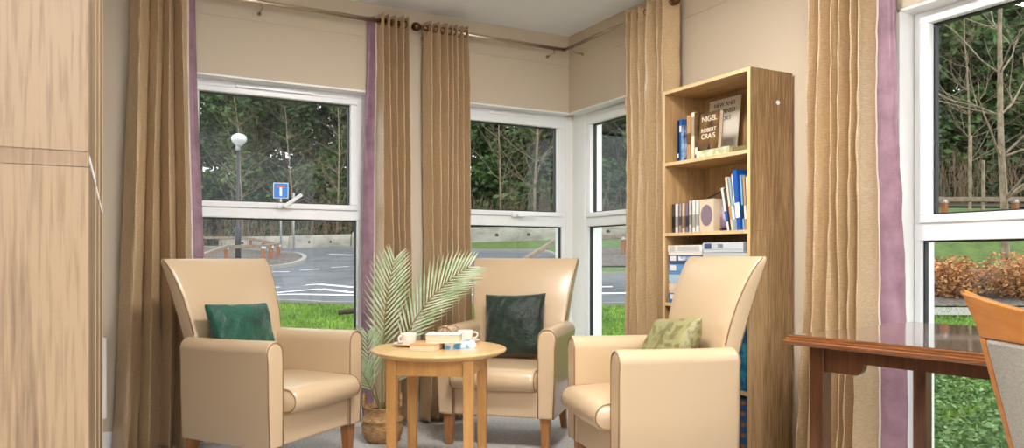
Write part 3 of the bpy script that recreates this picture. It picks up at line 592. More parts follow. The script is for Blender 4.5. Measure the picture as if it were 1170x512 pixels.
# ================================================================ curtains and poles
ZR = 2.575
def curtain(label, p0, p1, nf, seed, border=None, bw=.075, wide=0, z1=2.618, z0=.02, amp=.045, sp_bot=(0, 0), out=None, grp=None, belly=0):
    """p0 -> p1 along the wall as seen left to right; n = room side normal; border: 'l' or 'r'"""
    random.seed(seed); p0 = Vector((p0[0], p0[1], 0)); p1 = Vector((p1[0], p1[1], 0)); u = (p1-p0); Lh = u.length; u.normalize(); n = Vector((-u.y, u.x, 0)) if out is None else Vector(out)
    root = empty('curtain', (p0+p1)/2, 0, label, 'curtain', grp); o0 = (p0+p1)/2
    ws = [random.uniform(.6, 1.5) for _ in range(nf)]; ws[0] *= 1+wide; tot = sum(ws); am = [random.uniform(.75, 1.15) for _ in range(nf+1)]; ph2 = random.uniform(0, 6)
    cum = [0]
    for w in ws: cum.append(cum[-1]+w/tot)
    def pt(s, v, off=0):
        # s 0..1 across cloth, v 0..1 upward
        k = 0
        while k < nf-1 and s > cum[k+1]: k += 1
        f = (s-cum[k])/(cum[k+1]-cum[k]); ph = 2*pi*f
        A = amp*(am[k]*(1-f)+am[k+1]*f); top = v**3
        A *= (.95+.2*(1-v))
        x = Lh*s+(sp_bot[0]*(1-s)+sp_bot[1]*s)*(1-v)**1.3
        bulge = belly*sin(pi*min(1, max(0, (v))))**2
        ph += .55*mn.noise(Vector((k*3.1, v*1.8, seed*1.0)))
        c_ = -cos(ph); d = A*(c_ if c_ < 0 else c_**.8)
        x += -sin(2*ph)*Lh/nf*.09
        z = z0+(z1-z0)*v
        wob = mn.noise(Vector((s*6+seed, v*2.2, seed)))*.03*(1-top)+mn.noise(Vector((s*22, v*5, seed*2.)))*.008
        x += mn.noise(Vector((s*4, v*1.3+7, seed*3.)))*.03*(1-top)
        crease = .011*mn.noise(Vector((s*30, v*26+s*20, seed)))*(1 if v < .97 else 0)
        return p0-o0+u*(x+bulge*(s-.5))+n*(d+wob+crease+off+.0)+Vector((0, 0, z))
    nu = nf*18
    c = G().grid(lambda a, b: pt(a, b), nu, 90).build('curtain_cloth', 'silk', root, smooth=True, thick=.004)
    if border:
        sgn = 1 if border == 'r' else -1; s0 = 1.0 if border == 'r' else 0.0
        def bfn(a, b):
            q = pt(s0, b); 
            w = bw*(1-.35*b*b)
            return q+u*sgn*(w*a)+n*(.004-.035*a+.014*sin(a*4.5+b*4+seed)*a+.012*a*mn.noise(Vector((a*4, b*14, seed))))
        G().grid(bfn, 10, 70).build('border', 'lilac', root, smooth=True, thick=.003)
        def lfn(a, b):
            q = pt(s0, b); return q+u*sgn*(-.002+.010*a)+n*(.012-.008*a)
        G().grid(lfn, 2, 70).build('border_edging', 'liner', root, smooth=True, thick=.003)
    # eyelets where the pole passes
    for k in range(nf):
        for f in (.25, .75):
            s = cum[k]+(cum[k+1]-cum[k])*f; q = pt(s, (ZR-z0)/(z1-z0)); q2 = pt(s+.004, (ZR-z0)/(z1-z0)); t = (q2-q); t.z = 0; t.normalize(); w = Vector((0, 0, 1))
            G().tube([q+(t*cos(a)+w*sin(a))*.021 for a in [2*pi*i/16 for i in range(16)]], .0045, 6, closed=True).build('eyelet', 'bronze', root, smooth=True)
    return root
RO = (0, -1, 0); RX = (-1, 0, 0)
curtain('gold curtain hanging left of the widest window beside the oak cabinets', (-2.885, -.10), (-2.60, -.10), 4, 3, 'r', .07, 1.0, out=RO, sp_bot=(-.09, .02), amp=.055)
curtain('gold curtain with a mauve left border, right of the widest window', (-1.49, -.10), (-1.285, -.10), 5, 11, 'l', .075, out=RO, sp_bot=(0, .03), amp=.055)
curtain('gold curtain behind the palm, its top bunched at the bay pole end', (-1.17, -.10), (-.865, -.10), 7, 23, None, out=RO, sp_bot=(-.03, .04), amp=.058)
curtain('gold curtain between the corner window and the bookcase', (-.10, -.87), (-.10, -1.27), 6, 31, None, out=RX, sp_bot=(0, .0), amp=.06)
curtain('gold curtain with a mauve right border, right of the bookcase', (-.10, -2.245), (-.10, -2.545), 6, 44, 'r', .10, out=RX, sp_bot=(-.085, -.0), amp=.062)
def pole(name, label, pts, fin0, fin1, brackets):
    root = empty(name, (pts[0][0], pts[0][1], ZR), 0, label, 'curtain pole'); o0 = Vector((pts[0][0], pts[0][1], ZR)); P = [Vector((x, y, ZR))-o0 for x, y in pts]
    for i in range(len(P)-1): G().tube([P[i], P[i+1]], .0135, 16).build('pole', 'steel', root, smooth=True)
    for i in range(1, len(P)-1): G().lathe([(0, -.018), (.012, -.014), (.017, 0), (.012, .014), (0, .018)], 14, P[i]).build('corner_joint', 'steel', root, smooth=True)
    for end, nb_, on in ((P[0], P[1], fin0), (P[-1], P[-2], fin1)):
        if not on: continue
        d = (end-nb_).normalized(); g_ = G(); q = d.to_track_quat('Z', 'Y').to_matrix().to_4x4(); g_.T = Matrix.Translation(end) @ q
        g_.lathe([(.0, -.03), (.0165, -.03), (.0175, -.02), (.0165, -.005), (.010, .002), (.010, .010), (.016, .013), (.016, .018), (.010, .022), (.020, .030), (.0285, .044), (.030, .055), (.0265, .070), (.016, .081), (0, .085)], 24); g_.build('finial', 'bronze', root, smooth=True)
    for (x, y, dx, dy) in brackets:
        g_ = G(); b = Vector((x, y, ZR))-o0; w = b+Vector((dx, dy, 0))
        g_.tube([b+Vector((0, 0, -.012)), b+Vector((0, 0, -.035)), w+Vector((0, 0, -.04))], .005, 8); g_.tube([w+Vector((-dx*.06, -dy*.06, -.04)), w+Vector((0, 0, -.04))], .012, 12); g_.build('bracket', 'steel', root, smooth=True)
    return root
pole('curtain_pole', 'brushed metal curtain pole over the widest window', [(-3.35, -.10), (-1.33, -.10)], True, False, [(-3.2, -.1, 0, .1), (-2.2, -.1, 0, .1)])
pole('curtain_pole', 'angled curtain pole turning the window corner with ball finials', [(-1.185, -.10), (-.10, -.10), (-.10, -1.235)], True, True, [(-1.16, -.1, 0, .1), (-.19, -.1, 0, .1), (-.1, -.19, .1, 0), (-.1, -1.15, .1, 0)])
pole('curtain_pole', 'curtain pole over the large window at the right', [(-.10, -2.22), (-.10, -5.6)], True, False, [(-.1, -3.2, .1, 0), (-.1, -5.0, .1, 0)])

# ================================================================ oak cabinets at the left, radiator
cabs = [((-3.022, -3.251), .48, 2.25, 'tall two door oak cabinet nearest, at the left edge of the photo', 'cabfront'), ((-3.020, -2.765), .50, 2.25, 'tall oak cabinet behind the nearest one, second in the row', 'cabfront'), ((-3.017, -2.26), .66, 2.2, 'tall oak cabinet furthest along the left row, towards the curtain', 'cabfront')]
for i, ((x, y), dp, h, lb_, fm_) in enumerate(cabs):
    root = empty('cabinet', (x, y, 0), rad(-.39), lb_, 'cabinet', 'tall oak cabinets in a row at the left'); W_ = .8
    G().bx(-W_, -.0, .022, dp-.004, .06, h).build('carcass', 'cabside', root, bevel=.002)
    G().bx(-W_+.02, -.02, .04, dp-.02, 0, .06).build('plinth', 'oakdark', root)
    G().bx(-W_, .001, 0, .020, 1.2505, h).build('door', 'cabfront', root, bevel=.0015)
    G().bx(-W_, .001, 0, .020, 1.226, 1.250).build('middle_rail', grain_mat('rail_oak_%d' % i, srgb(154, 128, 98), srgb(118, 92, 66), 2, (.4, 3, 6)), root)
    G().bx(-W_, .001, 0, .020, .06, 1.2255).build('door', 'cabfront', root, bevel=.0015)
    G().bx(-.0, .0022, .022, dp-.004, 1.236, 1.246).build('edge_strip', 'whitep', root)
    G().bx(-.0, .0026, dp-.012, dp-.004, .06, h).build('edge_strip', 'oakedge', root)
rd = empty('radiator', (-3.37, -.06, .21), 0, 'white panel radiator low on the wall behind the cabinets', 'radiator')
G().bx(-.32, .37, -.03, .03, 0, .44).build('panel', 'whitep', rd, bevel=.01)
rr = G()
for i in range(12): rr.bx(-.30, .35, -.037, -.03, .02+.035*i, .043+.035*i)
rr.build('ribs', 'whitep', rd, bevel=.004)
G().bx(-.25, -.2, .03, .06, .1, .3).bx(.25, .3, .03, .06, .1, .3).build('wall_bracket', 'steel', rd)

# ================================================================ dining table
dt = empty('dining_table', (-1.072, -2.928, 0), rad(7.2), 'dark stained wooden dining table standing by the large right window', 'table')
# local: x runs towards the window, -y along the front edge
DW, DL, DZ = .84, 1.45, .83
def edge_ring(ins, z): return [(ins, -ins, z), (DW-ins, -ins, z), (DW-ins, -DL+ins, z), (ins, -DL+ins, z)]
G().loft([edge_ring(.02, DZ-.006), edge_ring(.018, DZ)]).build('table_top', 'mahogtop', dt)
G().loft([edge_ring(a_, b_) for a_, b_ in ((.016, DZ-.034), (.006, DZ-.031), (.0, DZ-.026), (.0, DZ-.020), (.006, DZ-.017), (.006, DZ-.012), (.012, DZ-.010), (.012, DZ-.003), (.018, DZ-.0015))]).build('moulded_edge', 'mahogedge', dt)
for lx, ly in ((.085, -.085), (DW-.085, -.085), (.085, -DL+.085), (DW-.085, -DL+.085)):
    G().box((lx, ly, (DZ-.034)/2), (.048, .048, DZ-.034)).build('leg', 'mahog', dt, bevel=.003)
def apron(p0, p1):
    p0, p1 = Vector(p0), Vector(p1); d = p1-p0; L_ = d.length; a_ = math.atan2(d.y, d.x); g_ = G(); g_.T = Matrix.Translation((p0.x, p0.y, 0)) @ Matrix.Rotation(a_, 4, 'Z')
    zt, zl, zh = DZ-.034, DZ-.115, DZ-.078
    prof = [(0, zt), (0, zl), (.10, zl)]+[(.10+.025*sin(q*pi/8), zl+(zh-zl)*(1-cos(q*pi/8))) for q in range(1, 5)]
    prof2 = [(L_-x, z) for x, z in reversed(prof)]
    pts = prof+prof2
    g_.loft([[(x, yy, z) for x, z in pts] for yy in (-.011, .011)]); g_.build('apron', 'mahog', dt)
k = .085; apron((k, -k-.024), (k, -DL+k+.024)); apron((DW-k, -k-.024), (DW-k, -DL+k+.024)); apron((k+.024, -k), (DW-k-.024, -k)); apron((k+.024, -DL+k), (DW-k-.024, -DL+k))

# ================================================================ dining chair (back towards the viewer)
dc = empty('dining_chair', (-1.168, -3.896, 0), rad(-83.7), 'honey wood dining chair with grey upholstered back, at the right edge', 'chair')
DCX, DCY = -.98, -3.86
def build_dining_chair(root):
    # local: +y = the way the sitter faces, x across; origin below the back centre
    def backpt(s, z, off=0):      # s -1..1 across, curved back, top flares
        hw = .175+.055*min(1, max(0, (z-.48)/.5)); x = s*hw*(1+.06*max(0, (z-.93)/.07)*abs(s)**3)
        yb = -.02-.16*((z-.45)/.5)+.05*s*s+off
        return (x, yb, z)
    zl, zm = .50, .907
    def top_z(s): return .962+.042*abs(s)**2
    def slab(za, zb, th, off, sa=-1, sb=1, nu=24, nv=8):
        g_ = G()
        f1 = lambda u, v: backpt(sa+(sb-sa)*u, za(sa+(sb-sa)*u)+(zb(sa+(sb-sa)*u)-za(sa+(sb-sa)*u))*v, off+th/2)
        f2 = lambda u, v: backpt(sa+(sb-sa)*u, za(sa+(sb-sa)*u)+(zb(sa+(sb-sa)*u)-za(sa+(sb-sa)*u))*v, off-th/2)
        n1 = len(g_.v); g_.grid(f1, nu, nv); g_.grid(f2, nu, nv); W_ = nu+1; o2 = W_*(nv+1); fs = []
        for i in range(nu): fs += [(i, i+1, o2+i+1, o2+i), (nv*W_+i, o2+nv*W_+i, o2+nv*W_+i+1, nv*W_+i+1)]
        for j in range(nv): fs += [(j*W_, o2+j*W_, o2+(j+1)*W_, (j+1)*W_), (j*W_+nu, (j+1)*W_+nu, o2+(j+1)*W_+nu, o2+j*W_+nu)]
        g_.f += [list(q) for q in fs]; g_.m += [0]*len(fs); return g_
    slab(lambda s: zm-.01+.008*abs(s)**2, top_z, .024, 0).build('top_rail', 'orange', root, smooth=False, bevel=.006, seg=3)
    slab(lambda s: zl, lambda s: zm-.011+.008*abs(s)**2, .034, 0, -.93, .93).build('back_pad', 'greyup', root, bevel=.008)
    for s in (-1, 1):
        slab(lambda q: zl-.06, lambda q: zm-.011+.008*abs(q)**2, .024, 0, s*.93, s*1.0, 2, 10).build('stile', 'orange', root, bevel=.003)
        g_ = G(); g_.tube([(s*.178, -.03, .46), (s*.18, -.03, .30), (s*.19, -.09, 0)], [.019, .019, .014], 8); g_.build('leg', 'orange', root, smooth=True)
        g_ = G(); g_.tube([(s*.19, .37, .44), (s*.19, .385, 0)], [.019, .014], 8); g_.build('leg', 'orange', root, smooth=True)
    G().loft([[(x, .19+y, z) for x, y in rrect(.215*k_, .215*k_, .05)] for z, k_ in ((.445, .97), (.452, 1), (.485, 1), (.50, .96), (.505, .85))]).build('seat', 'greyup', root, smooth=True)
    G().bx(-.19, .19, .0, .385, .395, .445).build('seat_frame', 'orange', root, bevel=.004)
build_dining_chair(dc)

# ================================================================ OUTSIDE
def kk(t): return .06+min(max(t+.3, 0), .51)*.078
def gz(x, y):
    dx, dy = x-CX, y-CY; D = dx*sin(PHI)+dy*cos(PHI); r = dx*cos(PHI)-dy*sin(PHI)
    if D < 1.5: return -.06
    t = r/D; k = kk(t); z = k*max(D-6, 0)-.05-.01
    if t > .3 and D > 14: z += min((t-.3)/.15, 1)*.33*min(D-14, 3)
    if D > 30: z -= (k-.04)*(D-30)
    return z
def terrain(name, x0, x1, y0, y1, st, m, dz=0, hole=True):
    g_ = G(); nx = int((x1-x0)/st); ny = int((y1-y0)/st)
    g_.grid(lambda a, b: (x0+(x1-x0)*a, y0+(y1-y0)*b, gz(x0+(x1-x0)*a, y0+(y1-y0)*b)+dz), nx, ny)
    return g_
tg = terrain('x', -10, 46, -9, 62, .5, 'lawn'); keep = []
for f in tg.f:
    cx_ = sum(tg.v[i][0] for i in f)/4; cy_ = sum(tg.v[i][1] for i in f)/4
    if cx_ < .0 and cy_ < .0 : continue
    keep.append(f)
tg.f = keep; tg.m = [0]*len(keep)
struct('lawn', tg, 'lawn', smooth=True)
def patch(poly, st=1.0, dz=.02):
    pts = []
    for i, p in enumerate(poly):
        q = poly[(i+1) % len(poly)]; n_ = max(1, int(math.dist(p, q)/st))
        for k_ in range(n_): pts.append((p[0]+(q[0]-p[0])*k_/n_, p[1]+(q[1]-p[1])*k_/n_))
    nb_ = len(pts)
    def inside(x, y):
        c_ = False; j_ = nb_-1
        for i in range(nb_):
            if (pts[i][1] > y) != (pts[j_][1] > y) and x < (pts[j_][0]-pts[i][0])*(y-pts[i][1])/(pts[j_][1]-pts[i][1])+pts[i][0]: c_ = not c_
            j_ = i
        return c_
    xs = [p[0] for p in pts]; ys = [p[1] for p in pts]; allp = [Vector(p) for p in pts]
    x = min(xs)
    while x < max(xs):
        y = min(ys)
        while y < max(ys):
            if inside(x, y): allp.append(Vector((x, y)))
            y += st
        x += st
    v, e_, f, *_ = delaunay_2d_cdt(allp, [(i, (i+1) % nb_) for i in range(nb_)], [list(range(nb_))], 1, 1e-4)
    g_ = G(); g_.add([(p.x, p.y, gz(p.x, p.y)+dz) for p in v], [tuple(q) for q in f]); return g_
def smoothline(P, closed=False, n=6):
    out = []; m_ = len(P); rng = range(m_ if closed else m_-1)
    for i in rng:
        p0, p1, p2, p3 = (P[(i-1) % m_] if closed or i > 0 else P[0]), P[i], P[(i+1) % m_], (P[(i+2) % m_] if closed or i+2 < m_ else P[-1])
        for k_ in range(n):
            t = k_/n; out.append(tuple(.5*((2*p1[a])+(-p0[a]+p2[a])*t+(2*p0[a]-5*p1[a]+4*p2[a]-p3[a])*t*t+(-p0[a]+3*p1[a]-3*p2[a]+p3[a])*t**3) for a in (0, 1)))
    if not closed: out.append(tuple(P[-1][:2]))
    return out
near = [(-12, 17), (-3.317, 10.722), (-.47, 8.129), (.429, 6.89), (3.569, 3.911), (5.693, 2.962), (8.866, 3.015), (12.309, 1.373), (22, -4)]
far = [(24, -3), (14.158, 2.099), (10.513, 4.078), (5.739, 6.738), (5.24, 7.327), (5.88, 9.097), (7.499, 12.928), (6.747, 15.817), (5.188, 22.353), (4.114, 28.49), (-3.792, 33.237), (-14, 38)]
near_s = smoothline(near); far_s = smoothline(far)
road = struct('road', patch(near_s+far_s, 1.0, .02), 'road')
def kerb(name, line, h=.09, w=.13, closed=False):
    g_ = G(); pts = line+[line[0]] if closed else line; rings = []
    for i, p in enumerate(pts):
        a_ = Vector(pts[max(0, i-1)]); b_ = Vector(pts[min(len(pts)-1, i+1)]); d = (b_-a_).normalized(); n_ = Vector((-d.y, d.x))*w/2; z = gz(*p)
        rings.append([(p[0]-n_.x, p[1]-n_.y, z-.03), (p[0]+n_.x, p[1]+n_.y, z-.03), (p[0]+n_.x, p[1]+n_.y, z+h), (p[0]-n_.x, p[1]-n_.y, z+h)])
    g_.loft(rings); return struct(name, g_, 'kerb')
kerb('trim_6', near_s, .05); kerb('trim_7', far_s)
isl = smoothline([(-5, 17.6), (-.555, 15.253), (.706, 15.547), (1.655, 16.693), (2.35, 18.66), (2.724, 21.325), (2.428, 23.101), (.46, 30.2), (-3.829, 32.0), (-9, 30)], True)
struct('gravel_island', patch(isl, 1.0, .06), 'gravel'); kerb('trim_8', isl, .11, closed=True)
struct('gravel_verge', patch([(5.95, 8.9), (7.023, 7.6), (8.6, 8.2), (11, 10.8), (8.478, 12.67), (7.9, 12.6), (6.5, 10.2)], .6, .03), 'gravel')
struct('gravel_bed', patch([(6.691, 1.738), (8.643, 2.75), (12.0, 1.1), (16, -1.2), (14, -2.3), (9.438, .246)], .6, .05), 'gravel')
struct('path', patch([(5.327, 1.796), (5.846, 2.197), (9.438, .246), (14, -2.3), (13.2, -2.7), (8.708, -.04)], .6, .03), 'kerb')
mk = G()
def stripe(pts, w=.12):
    for i in range(len(pts)-1):
        a_, b_ = Vector(pts[i]), Vector(pts[i+1]); d = (b_-a_); n_ = int(max(1, d.length/.6)); nn = Vector((-d.y, d.x)).normalized()*w/2
        for k_ in range(n_):
            p, q = a_+d*k_/n_, a_+d*(k_+1)/n_
            mk.add([(c_.x, c_.y, gz(c_.x, c_.y)+.026) for c_ in (p-nn, q-nn, q+nn, p+nn)], [(0, 1, 2, 3)])
for l_ in ([(-.328, 9.441), (.55, 9.5), (.853, 8.322)], [(.229, 10.549), (.743, 10.45), (1.114, 9.204)], [(-.458, 9.193), (-.001, 8.967), (.748, 7.969), (2.59, 6.2), (4.5, 4.55), (6.5, 3.9)]): stripe(l_, .16)
for l_ in ([(.509, 14.471), (.973, 14.3)], [(1.283, 14.529), (1.705, 14.277)], [(2.061, 14.47), (2.468, 14.249)], [(3.501, 20.22), (3.876, 18.583)], [(-.186, 10.433), (-.005, 10.54)], [(2.588, 7.084), (4.494, 5.6)]): stripe(l_)
mk.build('road_markings', 'paint', road)
struct('woodland_floor', patch([(-14, 44), (-5, 36.5), (3.5, 29.5), (10.2, 19.6), (14.5, 16.5), (18, 10.5), (22, 6), (27, 2), (45, 5), (45, 30), (20, 50), (-8, 61)], 1.5, .05), 'litter')
# street lamp
lp = empty('street_lamp', (.609, 20.106, gz(.609, 20.106)), 0, 'dark street lamp with a pale globe head on the gravel island', 'street lamp')
G().tube([(0, 0, 0), (0, 0, 1.05), (0, 0, 1.08), (0, 0, 3.55)], [.09, .09, .055, .045], 14).build('post', 'darkpole', lp, smooth=True)
G().tube([(0, 0, 3.45), (0, 0, 3.62)], [.075, .065], 14).build('collar', 'galv', lp, smooth=True)
gh = G(); gh.T = Matrix.Rotation(rad(-28), 4, 'Z') @ Matrix.Translation((.03, 0, 0)); gh.lathe([(0, 3.60), (.09, 3.60), (.13, 3.66), (.21, 3.74), (.245, 3.82), (.21, 3.92), (.12, 3.98), (0, 4.0)], 24); gh.build('lamp_head', 'lampglass', lp, smooth=True)
# sign
sx_, sy_ = 2.512, 23.055; s_ = empty('road_sign', (sx_, sy_, gz(sx_, sy_)), rad(-15), 'blue no through road sign with white T and red bar, on a grey pole', 'sign')
G().tube([(0, 0, 0), (0, 0, 2.55)], .035, 10).build('pole', 'galv', s_, smooth=True)
G().bx(-.26, .26, -.055, -.04, 2.02, 2.58).build('sign_face', flat('sign_white', 236, 236, 236), s_, bevel=.004)
G().bx(-.24, .24, -.058, -.055, 2.04, 2.56).build('blue_panel', 'blue', s_); G().bx(-.04, .04, -.061, -.058, 2.10, 2.42).build('white_stem', M['sign_white'], s_); G().bx(-.13, .13, -.061, -.058, 2.40, 2.48).build('red_bar', 'red', s_)
pz = tag(G().tube([(3.3, 24.6, gz(3.3, 24.6)), (3.3, 24.6, gz(3.3, 24.6)+2.25)], .035, 10).build('signpost', 'galv', smooth=True), 'plain grey metal pole just right of the blue road sign', 'pole')
# knee rail fences
def fence(label, pts, lastlow=False, firstlow=False):
    root = empty('knee_rail_fence', (pts[0][0], pts[0][1], gz(*pts[0])), 0, label, 'fence'); o0 = root.location.copy(); tops = []
    for i, p in enumerate(pts):
        z = gz(*p); low = (lastlow and i == len(pts)-1) or (firstlow and i == 0)
        if not low:
            po = G().box((p[0]-o0.x, p[1]-o0.y, z+.2-o0.z), (.12, .12, .5)).build('post', 'post', root, bevel=.01)
            G().box((p[0]-o0.x, p[1]-o0.y, z+.42-o0.z), (.13, .13, .07)).build('metal_strap', 'strap', po)
        tops.append(Vector((p[0], p[1], z+(.0 if low else .46)))-o0)
    for i in range(len(tops)-1):
        a_, b_ = tops[i], tops[i+1]; G().tube([a_, b_], .075, 4).build('rail', 'rail', root)
fence('curving timber knee rail fence around the gravel island', [(-1.48, 12.751), (.148, 19.3), (1.215, 19.2), (1.53, 19.606), (1.905, 20.426), (1.955, 23.358), (1.956, 26.2), (1.784, 28.66), (.365, 29.956), (-2.5, 32)])
fence('timber knee rail seen through the two corner windows', [(5.97, 11.33), (7.35, 11.80), (8.331, 10.36), (9.6, 9.0), (10.9, 7.6)], firstlow=True)
fence('timber knee rail on the bank in the large right window', [(8.2+1.2, 7.9), (10.8, 7.1), (12.16, 6.25), (13.56, 5.448), (14.967, 4.686), (16.37, 3.92), (17.8, 3.1), (19.2, 2.3), (20.6, 1.5)])
# concrete blocks
line = [(1.5, 31.0), (3.971, 27.998), (5.738, 24.763), (8.707, 20.306), (10.891, 17.413), (12.733, 15.844), (14.493, 14.32), (16.561, 13.197)]
nmz = ['furthest left', 'left, behind the road sign', 'right of the road sign', 'seen in the corner window', 'stained, left of the corner', 'right of the corner', 'furthest right']
for i in range(len(line)-1):
    a_, b_ = Vector(line[i]), Vector(line[i+1]); d = b_-a_; mid = (a_+b_)/2; root = empty('concrete_barrier', (mid.x, mid.y, gz(*mid)), math.atan2(d.y, d.x), 'long pale concrete barrier block below the trees, '+nmz[i], 'barrier', 'concrete barrier blocks along the road'); h_ = d.length/2-.03
    G().loft([[(x, y_, z) for x, y_ in ((-h_, -w_), (h_, -w_), (h_, w_), (-h_, w_))] for z, w_ in ((-.25, .24), (.30, .22), (.46, .18), (.50, .17))]).build('block', 'conc', root, bevel=.02)
    G().tube([(-h_*.3, -.225, .2), (-h_*.3, -.2, .2)], .07, 12).tube([(h_*.4, -.225, .2), (h_*.4, -.2, .2)], .07, 12).build('lifting_hole', 'black', root)
tk = G(); tk.tube([(-.15, 5.72, gz(-.1, 5.7)+.07), (.2, 5.62, gz(.2, 5.62)+.09), (.6, 5.45, gz(.6, 5.45)+.10), (.85, 5.35, gz(.85, 5.35)+.08)], [.035, .045, .04, .03], 8); tag(tk.build('fallen_branch', 'bark', smooth=True), 'dark fallen branch lying on the lawn below the left window', 'branch')

# ---- vegetation
def leafcloud(name, m, blobs, n, size, seed, parent=None, flat_=.5):
    rnd = random.Random(seed); g_ = G(); tot = sum(b[3]**2 for b in blobs)
    for (bx_, by_, bz_, br_) in blobs:
        k_ = int(n*br_**2/tot)
        for _ in range(k_):
            v = Vector((rnd.gauss(0, 1), rnd.gauss(0, 1), rnd.gauss(0, 1))).normalized()*br_*(rnd.random()**.4)
            c_ = Vector((bx_, by_, bz_))+Vector((v.x, v.y, v.z*.85)); a_ = Vector((rnd.gauss(0, 1), rnd.gauss(0, 1), rnd.gauss(0, .5))).normalized(); b_ = a_.orthogonal().normalized(); b_ = Matrix.Rotation(rnd.random()*6.28, 3, a_) @ b_
            s = size*rnd.uniform(.6, 1.3)
            g_.v += [tuple(c_-a_*s), tuple(c_+b_*s*flat_), tuple(c_+a_*s), tuple(c_-b_*s*flat_)]; o_ = len(g_.v)-4; g_.f.append([o_, o_+1, o_+2, o_+3]); g_.m.append(0)
    return g_.build(name, m, parent)
def limb(g_, p, d, L_, r, lev, rnd, kids=3, bend=.25, n=4, up=.15):
    pts = [p]; rs = [r]; q = Vector(p); dd = Vector(d).normalized(); nseg = 5
    for i in range(nseg):
        dd = (dd+Vector((rnd.uniform(-bend, bend), rnd.uniform(-bend, bend), rnd.uniform(-bend, bend)*.6+up*.3))).normalized(); q = q+dd*L_/nseg; pts.append(q.copy()); rs.append(r*(1-.7*(i+1)/nseg))
    g_.tube(pts, rs, n if lev > 1 else 3, cap=False)
    if lev > 0:
        for k_ in range(kids):
            i = rnd.randint(1, nseg-1); base = pts[i]; side = Vector((rnd.gauss(0, 1), rnd.gauss(0, 1), rnd.gauss(0, .5)+.25)).normalized()
            limb(g_, base, (dd*.6+side).normalized(), L_*rnd.uniform(.45, .7), rs[i]*.55, lev-1, rnd, kids, bend, n, up)
def evergreen(label, seed, m, h):
    rnd = random.Random(seed); root = empty('evergreen_tree', (0, 0, -60), 0, label, 'tree', 'evergreen trees behind the road')
    t = G(); limb(t, Vector((0, 0, -.3)), (0, 0, 1), h*.9, .16, 1, rnd, 3, .10, 5, .4); t.build('trunk', 'bark', root, smooth=True)
    bl_ = []
    for i in range(46):
        z = rnd.uniform(.03, 1)*h; w_ = (2.5 if z < h*.6 else 2.5*(1.25-z/h)/.65); a_ = rnd.uniform(0, 6.28); rr_ = rnd.uniform(.2, 1)*w_
        bl_.append((cos(a_)*rr_, sin(a_)*rr_, z, rnd.uniform(.6, 1.15)))
    leafcloud('foliage', m, bl_, 15000, .17, seed, root); return root
def baretree(label, seed, h, r=.13, lev=3, mt='twigpale', kids=4, name='bare_tree', grp='bare trees in front of the evergreens', spread=.14):
    rnd = random.Random(seed); root = empty(name, (0, 0, -60), 0, label, 'tree', grp); t = G(); P = []; q = Vector((0, 0, -.2)); d = Vector((0, 0, 1)); pts = [q.copy()]; rs = [r]
    for i in range(9):
        d = (d+Vector((rnd.uniform(-spread, spread)*.6, rnd.uniform(-spread, spread)*.6, .25))).normalized(); q = q+d*h/9; pts.append(q.copy()); rs.append(r*(1-.085*(i+1)))
    t.tube(pts, rs, 7, cap=False); t.build('trunk', mt, root, smooth=True); b = G()
    for i in range(2, 10):
        for k_ in range(kids):
            a_ = rnd.uniform(0, 6.28); limb(b, pts[i], (cos(a_), sin(a_), rnd.uniform(.25, .9)), h*rnd.uniform(.22, .38)*(1.15-i*.06), rs[i]*.42, lev-1, rnd, 3, .28, 4, .25)
    b.build('branches', mt, root, smooth=True); return root
protoE = [evergreen('tall evergreen tree in the dark wood beyond the road', 1, 'leafA', 13), evergreen('tall evergreen tree in the dark wood beyond the road', 2, 'leafB', 14.5), evergreen('tall evergreen tree in the dark wood beyond the road', 3, 'leafC', 11.5)]
protoB = [baretree('slender bare tree in front of the evergreen wood', 11, 7.5, .055), baretree('slender bare tree in front of the evergreen wood', 12, 9, .065), baretree('slender bare tree in front of the evergreen wood', 13, 6.0, .05)]
row1 = [(-5.488, 39.961), (-3.322, 38.194), (-1.216, 36.459), (.831, 34.756), (2.819, 33.085), (4.748, 31.447), (6.618, 29.84), (8.429, 28.266), (10.181, 26.723), (11.873, 25.213), (13.507, 23.735), (15.081, 22.288), (16.596, 20.874), (18.053, 19.492), (19.45, 18.142), (20.788, 16.825), (22.066, 15.539), (23.286, 14.285), (24.447, 13.064), (25.548, 11.874), (26.591, 10.717), (27.574, 9.592), (28.498, 8.499), (29.364, 7.437)]
row2 = [(-6.808, 47.72), (-3.962, 45.509), (-1.192, 43.338), (1.504, 41.208), (4.124, 39.118), (6.669, 37.07), (9.139, 35.062), (11.534, 33.095), (13.854, 31.169), (16.099, 29.283), (18.269, 27.439), (20.363, 25.635), (22.383, 23.872), (24.327, 22.15), (26.196, 20.468), (27.99, 18.827), (29.709, 17.227), (31.353, 15.668), (32.922, 14.15), (34.416, 12.672)]
rnd = random.Random(77); used = set()
def placeT(proto, i, x, y, s, label=None):
    o = proto[i]
    if o.name in used: o = copy_tree(o)
    else: used.add(o.name)
    o.location = (x, y, gz(x, y)); o.rotation_euler = (0, 0, rnd.uniform(0, 6.28)); o.scale = (s, s, s)
    if label: o['label'] = label
    return o
for i, (x, y) in enumerate(row1): placeT(protoE, i*2 % 3, x+rnd.uniform(-.6, .6)+.9, y+rnd.uniform(-.6, .6)+1.5, rnd.uniform(.85, 1.1))
for i, (x, y) in enumerate(row2): placeT(protoE, (i*2+1) % 3, x+rnd.uniform(-.8, .8), y+rnd.uniform(-.8, .8), rnd.uniform(1.0, 1.25))
for i, (x, y) in enumerate(row1):
    if i % 4 == 3 or i in (13, 14, 16): continue
    placeT(protoB, i % 3, x-1.0+rnd.uniform(-.7, .7), y-1.9+rnd.uniform(-.7, .7), rnd.uniform(.8, 1.15))
